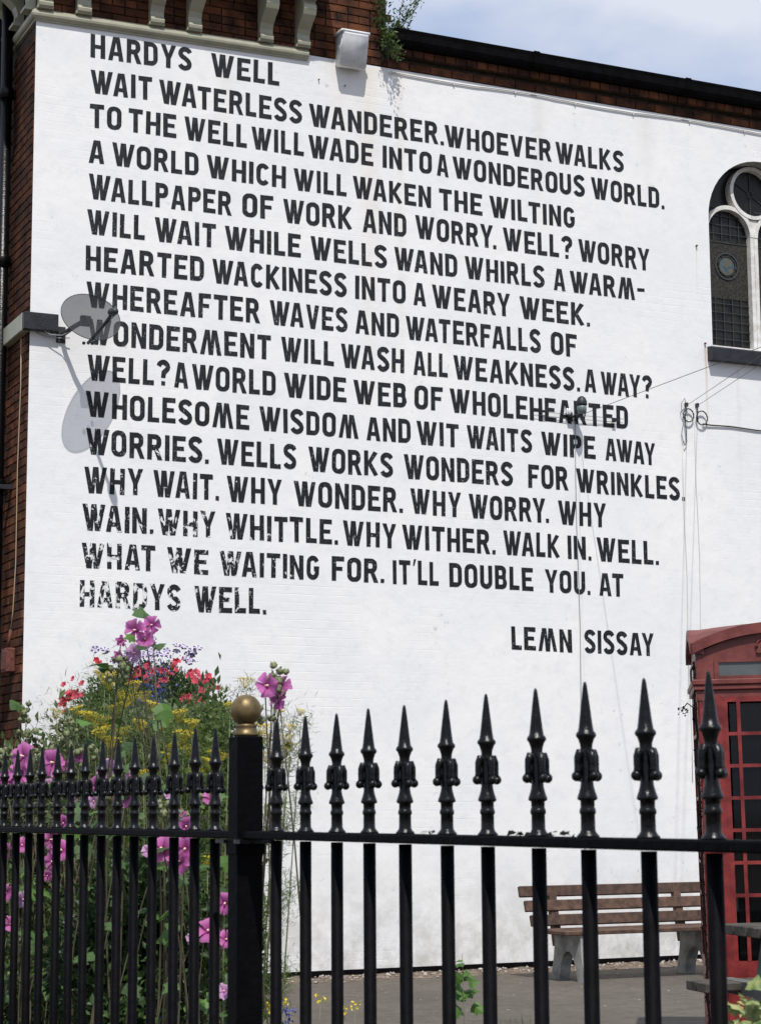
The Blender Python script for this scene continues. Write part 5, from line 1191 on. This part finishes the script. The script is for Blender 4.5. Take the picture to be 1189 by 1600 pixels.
fennel((1.847, 4.767, -0.07), [(1.843, 4.685, 1.562, 0.9), (1.854, 4.683, 1.538, 0.8), (1.906, 4.66, 1.534, 0.7), (1.902, 4.667, 1.506, 0.8), (1.887, 4.679, 1.474, 0.6), (1.879, 4.87, 1.691, 0.7), (1.866, 4.686, 1.49, 0.7), (1.919, 4.657, 1.517, 0.5), (1.936, 4.635, 1.601, 0.4), (1.886, 4.658, 1.602, 0.5), (1.809, 4.802, 1.624, 0.5), (1.916, 4.651, 1.562, 0.5)], 'wispy fennel with small yellow heads right behind the gold topped post', 3, 9000, 0.022)

# flower tower by the wall
ft = empty('flower_tower', (5.28, 15.1, GZ), 'tall dome of red, blue and purple bedding flowers in a terracotta tub', 'flower planter')
FP = Vector(ft.location); FC = np.array((4.96, 15.05, 1.743)); FR = np.array((0.72, 0.60, 0.80))
mb = MB(); mb.lathe([(0.26,0),(0.30,0.02),(0.35,0.30),(0.36,0.42),(0.385,0.425),(0.385,0.48),(0.34,0.48),(0.33,0.44)], (0,0,0), 28); o = mb.build('tub', TERRA, ft)
mb = MB(); mb.tube([(0,0,0.1),(0,0,FC[2]+0.3)], 0.05, 10); mb.build('post', STEMD, ft)
rng = np.random.default_rng(21); n = 52000; d = rng.normal(0,1,(n,3)); d /= np.linalg.norm(d,axis=1,keepdims=True); d = d[d[:,2] > -.75]; n = len(d)
lump = np.array([0.95+0.16*noise.noise(Vector(q*3.1)) for q in d])[:,None]
Q = FC + d*FR*lump*rng.uniform(.62,1.0,(n,1)); Q = Q[Q[:,1] < WY-0.03]; d2 = (Q-FC)/FR
np_mesh('foliage', [leaf_cloud(Q, d2, 0.034, rng=rng, aspect=.45)], FOLD, ft, 'stuff')
k = rng.choice(len(Q), 12000); np_mesh('pale_foliage', [leaf_cloud(Q[k]+(d2[k]*.03), d2[k], 0.028, rng=rng, aspect=.3)], FOLM, ft, 'stuff')
# hanging trails below the dome
n = 9000; a = rng.uniform(0, 2*PI, n); rr2 = 0.42+0.12*np.sin(a*5)+rng.normal(0,.05,n); z = rng.uniform(0.35, FC[2]-.2, n); Q3 = np.stack([FC[0]+rr2*np.cos(a), FC[1]+rr2*np.sin(a)*.9, z], 1); Q3 = Q3[Q3[:,1] < WY-.03]
np_mesh('trailing_foliage', [leaf_cloud(Q3, np.tile([0,0,-1.0],(len(Q3),1)), 0.05, rng=rng, aspect=.3)], FOLD, ft, 'stuff')
def trumpet(material, r=0.029, n=5, name='petunia'):
    mb = MB(); v = [(0,0,-0.03)]; m_ = n*6
    for k in range(m_): a = 2*PI*k/m_; v.append((r*.34*math.cos(a), r*.34*math.sin(a), -0.006))
    for k in range(m_): a = 2*PI*k/m_; q = r*(0.9+0.12*math.cos(n*a)); v.append((q*math.cos(a), q*math.sin(a), 0.008*math.cos(n*a*2+1)-0.003))
    f = [(0, 1+k, 1+(k+1)%m_) for k in range(m_)] + [(1+k, 1+m_+k, 1+m_+(k+1)%m_, 1+(k+1)%m_) for k in range(m_)]
    mb.add(v, f, True); o = mb.build(name, material, normals=False); me = o.data; bpy.data.objects.remove(o); return me
TR, TRD = trumpet(CORAL), trumpet(CORALD, .030)
def star_mesh():
    mb = MB(); v = [(0,0,-.012)]
    for k in range(30): a = 2*PI*k/30; v.append((.036*(0.9+.1*math.cos(5*a))*math.cos(a), .036*(0.9+.1*math.cos(5*a))*math.sin(a), 0))
    mb.add(v, [(0,1+k,1+(k+1)%30) for k in range(30)], True); o = mb.build('star_petunia', STAR, normals=False); me = o.data; bpy.data.objects.remove(o)
    mb = MB()
    for k in range(5): a = 2*PI*(k+.5)/5; c, s_ = math.cos(a), math.sin(a); mb.add([(0,0,-.009),(.02*c-.010*s_,.02*s_+.010*c,.001),(.037*c,.037*s_,.003),(.02*c+.010*s_,.02*s_-.010*c,.001)], [(0,1,2,3)])
    o = mb.build('stripe', STARW, normals=False); me2 = o.data; bpy.data.objects.remove(o); return me, me2
SM, SM2 = star_mesh()
rr_ = random.Random(12)
def on_dome(px_off, z, push=1.02):
    """point on the camera side of the dome, px_off = sideways metres from its axis (in the picture), z height"""
    side = Vector((math.cos(YAW), -math.sin(YAW), 0)); toc = -F0
    q = max(0.0, 1 - (px_off/0.69)**2 - ((z-FC[2])/0.80)**2); return Vector(FC) + side*px_off*push + toc*0.62*math.sqrt(q)*push + Vector((0,0,(z-FC[2])*push))
for (so_, z, kind, cnt) in [(-0.369, 2.512, 'd', 2), (0.0, 2.401, 'r', 8), (0.061, 2.35, 'r', 6), (-0.066, 2.36, 'r', 2), (0.238, 2.462, 'r', 6), (0.172, 2.36, 'r', 3), (0.364, 2.391, 'r', 8), (0.44, 2.34, 'r', 13), (0.491, 2.3, 'r', 10), (0.374, 2.198, 'r', 10), (0.44, 2.173, 'r', 8), (0.592, 2.148, 'r', 6), (-0.597, 2.249, 'r', 10), (-0.557, 2.3, 'r', 8), (-0.622, 2.173, 'r', 6), (-0.496, 2.224, 'r', 6), (0.617, 2.097, 'r', 2), (-0.167, 2.477, 's', 6), (-0.116, 2.451, 's', 6), (-0.066, 2.502, 's', 6), (0.0, 2.563, 's', 7), (0.061, 2.527, 's', 6), (0.035, 2.462, 's', 8), (0.288, 2.502, 's', 8), (0.324, 2.477, 's', 7), (-0.293, 2.527, 's', 3), (0.137, 2.512, 's', 3), (0.0, 2.553, 'd', 2), (0.223, 2.492, 'd', 2)]:
    for k in range(cnt):
        s2 = so_+rr_.gauss(0, .035 if cnt > 2 else .01); z2 = z+rr_.gauss(0, .035 if cnt > 2 else .01); p = on_dome(s2, z2, 1.12 if kind == 's' else 1.05); nrm = (p-Vector(FC))+Vector((-.3,-.8,.1)); nrm = nrm.normalized()+Vector((rr_.uniform(-.5,.5), rr_.uniform(-.4,.4), rr_.uniform(-.4,.4)))
        M = Matrix.Translation(p-FP) @ orient(nrm, rr_.uniform(0,6)) @ Matrix.Scale(rr_.uniform(.8,1.15), 4)
        if kind == 's': o = inst('star_petunia', SM, ft, M); inst('stripe', SM2, o, Matrix.Translation((0,0,.0015)))
        elif kind == 'r': inst('petunia', TR, ft, M)
        elif kind == 'd': inst('petunia', TRD, ft, M)
n = 1500; so2 = rng.uniform(-.25,.45,n); zz = np.clip(rng.normal(FC[2]+.38,.20,n), FC[2]-.05, FC[2]+.80)
so2 = np.where(rng.random(n) < .7, rng.normal(.10,.07,n), rng.normal(.50,.05,n)); zz = np.where(so2 > .38, rng.normal(FC[2]+.12,.08,n), zz)
B_ = np.array([tuple(on_dome(a_, b_, 1.05)) for a_, b_ in zip(so2, zz)]); 
np_mesh('lobelia', [leaf_cloud(B_+rng.normal(0,.02,(n,3)), np.tile([-.4,-.9,.2],(n,1)), 0.022, aspect=.8, rng=rng)], BLUE, ft, 'stuff')

# wild plants growing out of the masonry at the end of the eaves
wp = empty('wall_shrub', (7.50, WY-0.02, 8.30), 'scruffy green shrub rooted in the brickwork where the eaves meet the corner block', 'plant')
tw = MB(); A = []
rr_ = random.Random(4)
for i, (dx, dy, dz) in enumerate(((-.12,-.10,.55),(-.03,-.12,.62),(.10,-.14,.50),(.22,-.16,.52),(.30,-.15,.60),(.16,-.15,.36),(-.14,-.12,.30),(-.04,-.18,.12),(.06,-.16,-.02),(-.08,-.16,.02),(.02,-.12,.25),(-.18,-.10,.62),(.0,-.2,-.1))):
    pts = curve_pts((7.49,WY-.03,8.22+.02*i), (7.49+dx, WY+dy, 8.30+dz), .04, 8, i); tw.tube(pts, [0.006*(1-.1*k) for k in range(9)], 5); A += [tuple(p) for p in pts[2:]]
tw.build('stem', STEMD, wp).matrix_parent_inverse = Matrix.Translation(-Vector(wp.location))
A = np.array(A); rng = np.random.default_rng(5); n = 1500; w = rng.integers(0, len(A), n); Q = A[w]+rng.normal(0,.028,(n,3)); Q = Q[Q[:,1] < WY-.01]
np_mesh('foliage', [leaf_cloud(Q, np.tile([-.1,-.5,.4],(len(Q),1)), 0.038, aspect=.42, rng=rng, jitter=.7)], FOLM, wp, 'stuff')

# low plants in front of the yard
def sprig(base, top, n, size, label, seed, material=LEAF2, name='leafy_seedling', spread=.03, reach=1.0):
    rr_ = random.Random(seed); t_ = empty(name, base, label, 'plant'); P = Vector(base); mb = MB(); pts = curve_pts(base, top, .03, 10, seed); mb.tube(pts, [0.0035*(1-.07*k) for k in range(11)], 6); mb.build('stem', STEM, t_).matrix_parent_inverse = Matrix.Translation(-P)
    me = [lobed_leaf(material, size), lobed_leaf(material, size*.7)]
    for k in range(n):
        p = pts[-1].lerp(pts[-3], rr_.random()**1.3*reach); q = p + Vector((rr_.uniform(-1,1), rr_.uniform(-1,1), rr_.uniform(-.5,.5)))*spread
        inst('leaf', rr_.choice(me), t_, Matrix.Translation(q-P) @ orient(Vector((rr_.uniform(-.8,.4), rr_.uniform(-1.2,0), rr_.uniform(.2,1))), rr_.uniform(0,6)) @ Matrix.Scale(rr_.uniform(.6,1.2), 4))
    return t_
def tuft(base, h, n, label, seed, material=FOLG, w=.05, name='grass_tuft'):
    rng = np.random.default_rng(seed); t_ = empty(name, base, label, 'plant'); B = np.array(base)+rng.normal(0,1,(n,3))*np.array([w,w,0.0]); D = rng.normal(0,.28,(n,3)); D[:,2] = 1
    np_mesh('blades', [leaf_cloud(B, D, h, aspect=.05, rng=rng, jitter=.08)], material, t_, 'stuff'); return t_
def stalk_flower(base, tops, label, seed, fmat=YELLOWB, name='yellow_wildflower', r=.006, cat='flower'):
    rr_ = random.Random(seed); t_ = empty(name, base, label, cat, 'yellow wildflowers at the foot of the picture'); P = Vector(base); mb = MB(); fb = []
    for i, tp in enumerate(tops):
        pts = curve_pts(base, tp, .02, 8, seed+i); mb.tube(pts, [0.0022*(1-.07*k) for k in range(9)], 5)
        q = MB()
        for k in range(9):
            c = Vector(tp)+Vector((rr_.uniform(-1,1), rr_.uniform(-1,1), rr_.uniform(-1,.8)))*r*1.6; nr = Vector((rr_.uniform(-1,1), rr_.uniform(-1.4,.3), rr_.uniform(-.2,1))).normalized(); u = nr.orthogonal().normalized(); v_ = nr.cross(u)
            q.add([c-nr*.002]+[c+(u*math.cos(a)+v_*math.sin(a))*r*.72*(1 if j % 2 else .55) for j, a in enumerate([2*PI*j/8 for j in range(8)])], [(0,1+j,1+(j+1)%8) for j in range(8)])
        fb.append(q)
    mb.build('stem', STEM, t_).matrix_parent_inverse = Matrix.Translation(-P)
    for q in fb: q.build('flower_head', fmat, t_, normals=False).matrix_parent_inverse = Matrix.Translation(-P)
    return t_
sprig((2.874, 5.462, -0.07), (2.809, 5.457, 0.918), 13, 0.05, 'single green leafy sprig standing up behind the sixth bar right of the post', 3)
tuft((2.965, 5.436, 0.61), 0.10, 110, 'small grey green grassy tuft at the bottom of the picture before the bench', 4)
tuft((2.974, 6.564, 0.512), 0.06, 50, 'thin grass tuft in the tarmac among the yellow wildflowers', 5)
sprig((1.937, 2.742, -0.07), (1.921, 2.725, 1.049), 95, 0.032, 'cream and green variegated leaves poking up in the bottom right corner', 6, VARI, 'variegated_shrub', .035)
stalk_flower((2.192, 5.338, -0.07), [(2.171, 5.326, 0.816)], 'clustered yellow wildflower nearest the black post', 0, r=.0085)
stalk_flower((2.287, 5.294, -0.07), [(2.266, 5.28, 0.828)], 'single yellow wildflower on a thin stalk, middle of the three by the railing', 1, r=.0085)
stalk_flower((2.348, 5.266, -0.07), [(2.328, 5.256, 0.795), (2.356, 5.241, 0.805)], 'two headed yellow wildflower furthest right along the railing', 2, r=.0085)
stalk_flower((2.142, 5.361, -0.07), [(2.122, 5.349, 0.811), (2.131, 5.347, 0.798)], 'small yellow wildflower hidden beside the black post', 3, r=.0085)
stalk_flower((1.919, 5.442, -0.07), [(1.837, 5.224, 1.022), (1.828, 5.236, 0.977), (1.843, 5.226, 0.99), (1.907, 5.202, 0.957), (1.91, 5.204, 0.935), (1.847, 5.23, 0.961), (1.943, 5.192, 0.919), (1.902, 5.222, 0.853), (1.898, 5.236, 0.779)], 'branching yellow wildflower between the railing bars left of the post', 9, r=.007)
stalk_flower((2.213, 5.442, -0.07), [(2.206, 5.427, 0.779), (2.227, 5.42, 0.76), (2.231, 5.415, 0.779)], 'small lilac blue wildflower beside the foot of the post', 10, BLUE, 'blue_wildflower', r=.008)
stalk_flower((1.853, 5.61, -0.07), [(1.848, 5.598, 0.758), (1.881, 5.581, 0.763), (1.788, 5.623, 0.776), (2.019, 5.505, 0.835)], 'low blue wildflower under the left hand railing', 11, BLUE, 'blue_wildflower', r=.009)
mb = MB(); rc = random.Random(31)
for k in range(90):
    x = rc.uniform(6.2, 10.5); y = rc.uniform(12.5, 15.3); r_ = rc.uniform(0.004, 0.013); c = Vector((x, y, GZ+0.004)); vs_ = [c+Vector((r_*math.cos(a)*rc.uniform(.6,1.3), r_*math.sin(a)*rc.uniform(.6,1.3), rc.uniform(0,.004))) for a in (0,1.3,2.5,3.8,5.1)]
    mb.add(vs_, [(0,1,2,3,4)])
tag(mb.build('litter', mat('pale_litter', (0.45, 0.43, 0.38), 0.9, var=0.4, vscale=3), normals=False), 'pale crumbs, petals and dry leaves scattered over the tarmac yard', 'litter', kind='stuff')
bpy.context.view_layer.update()
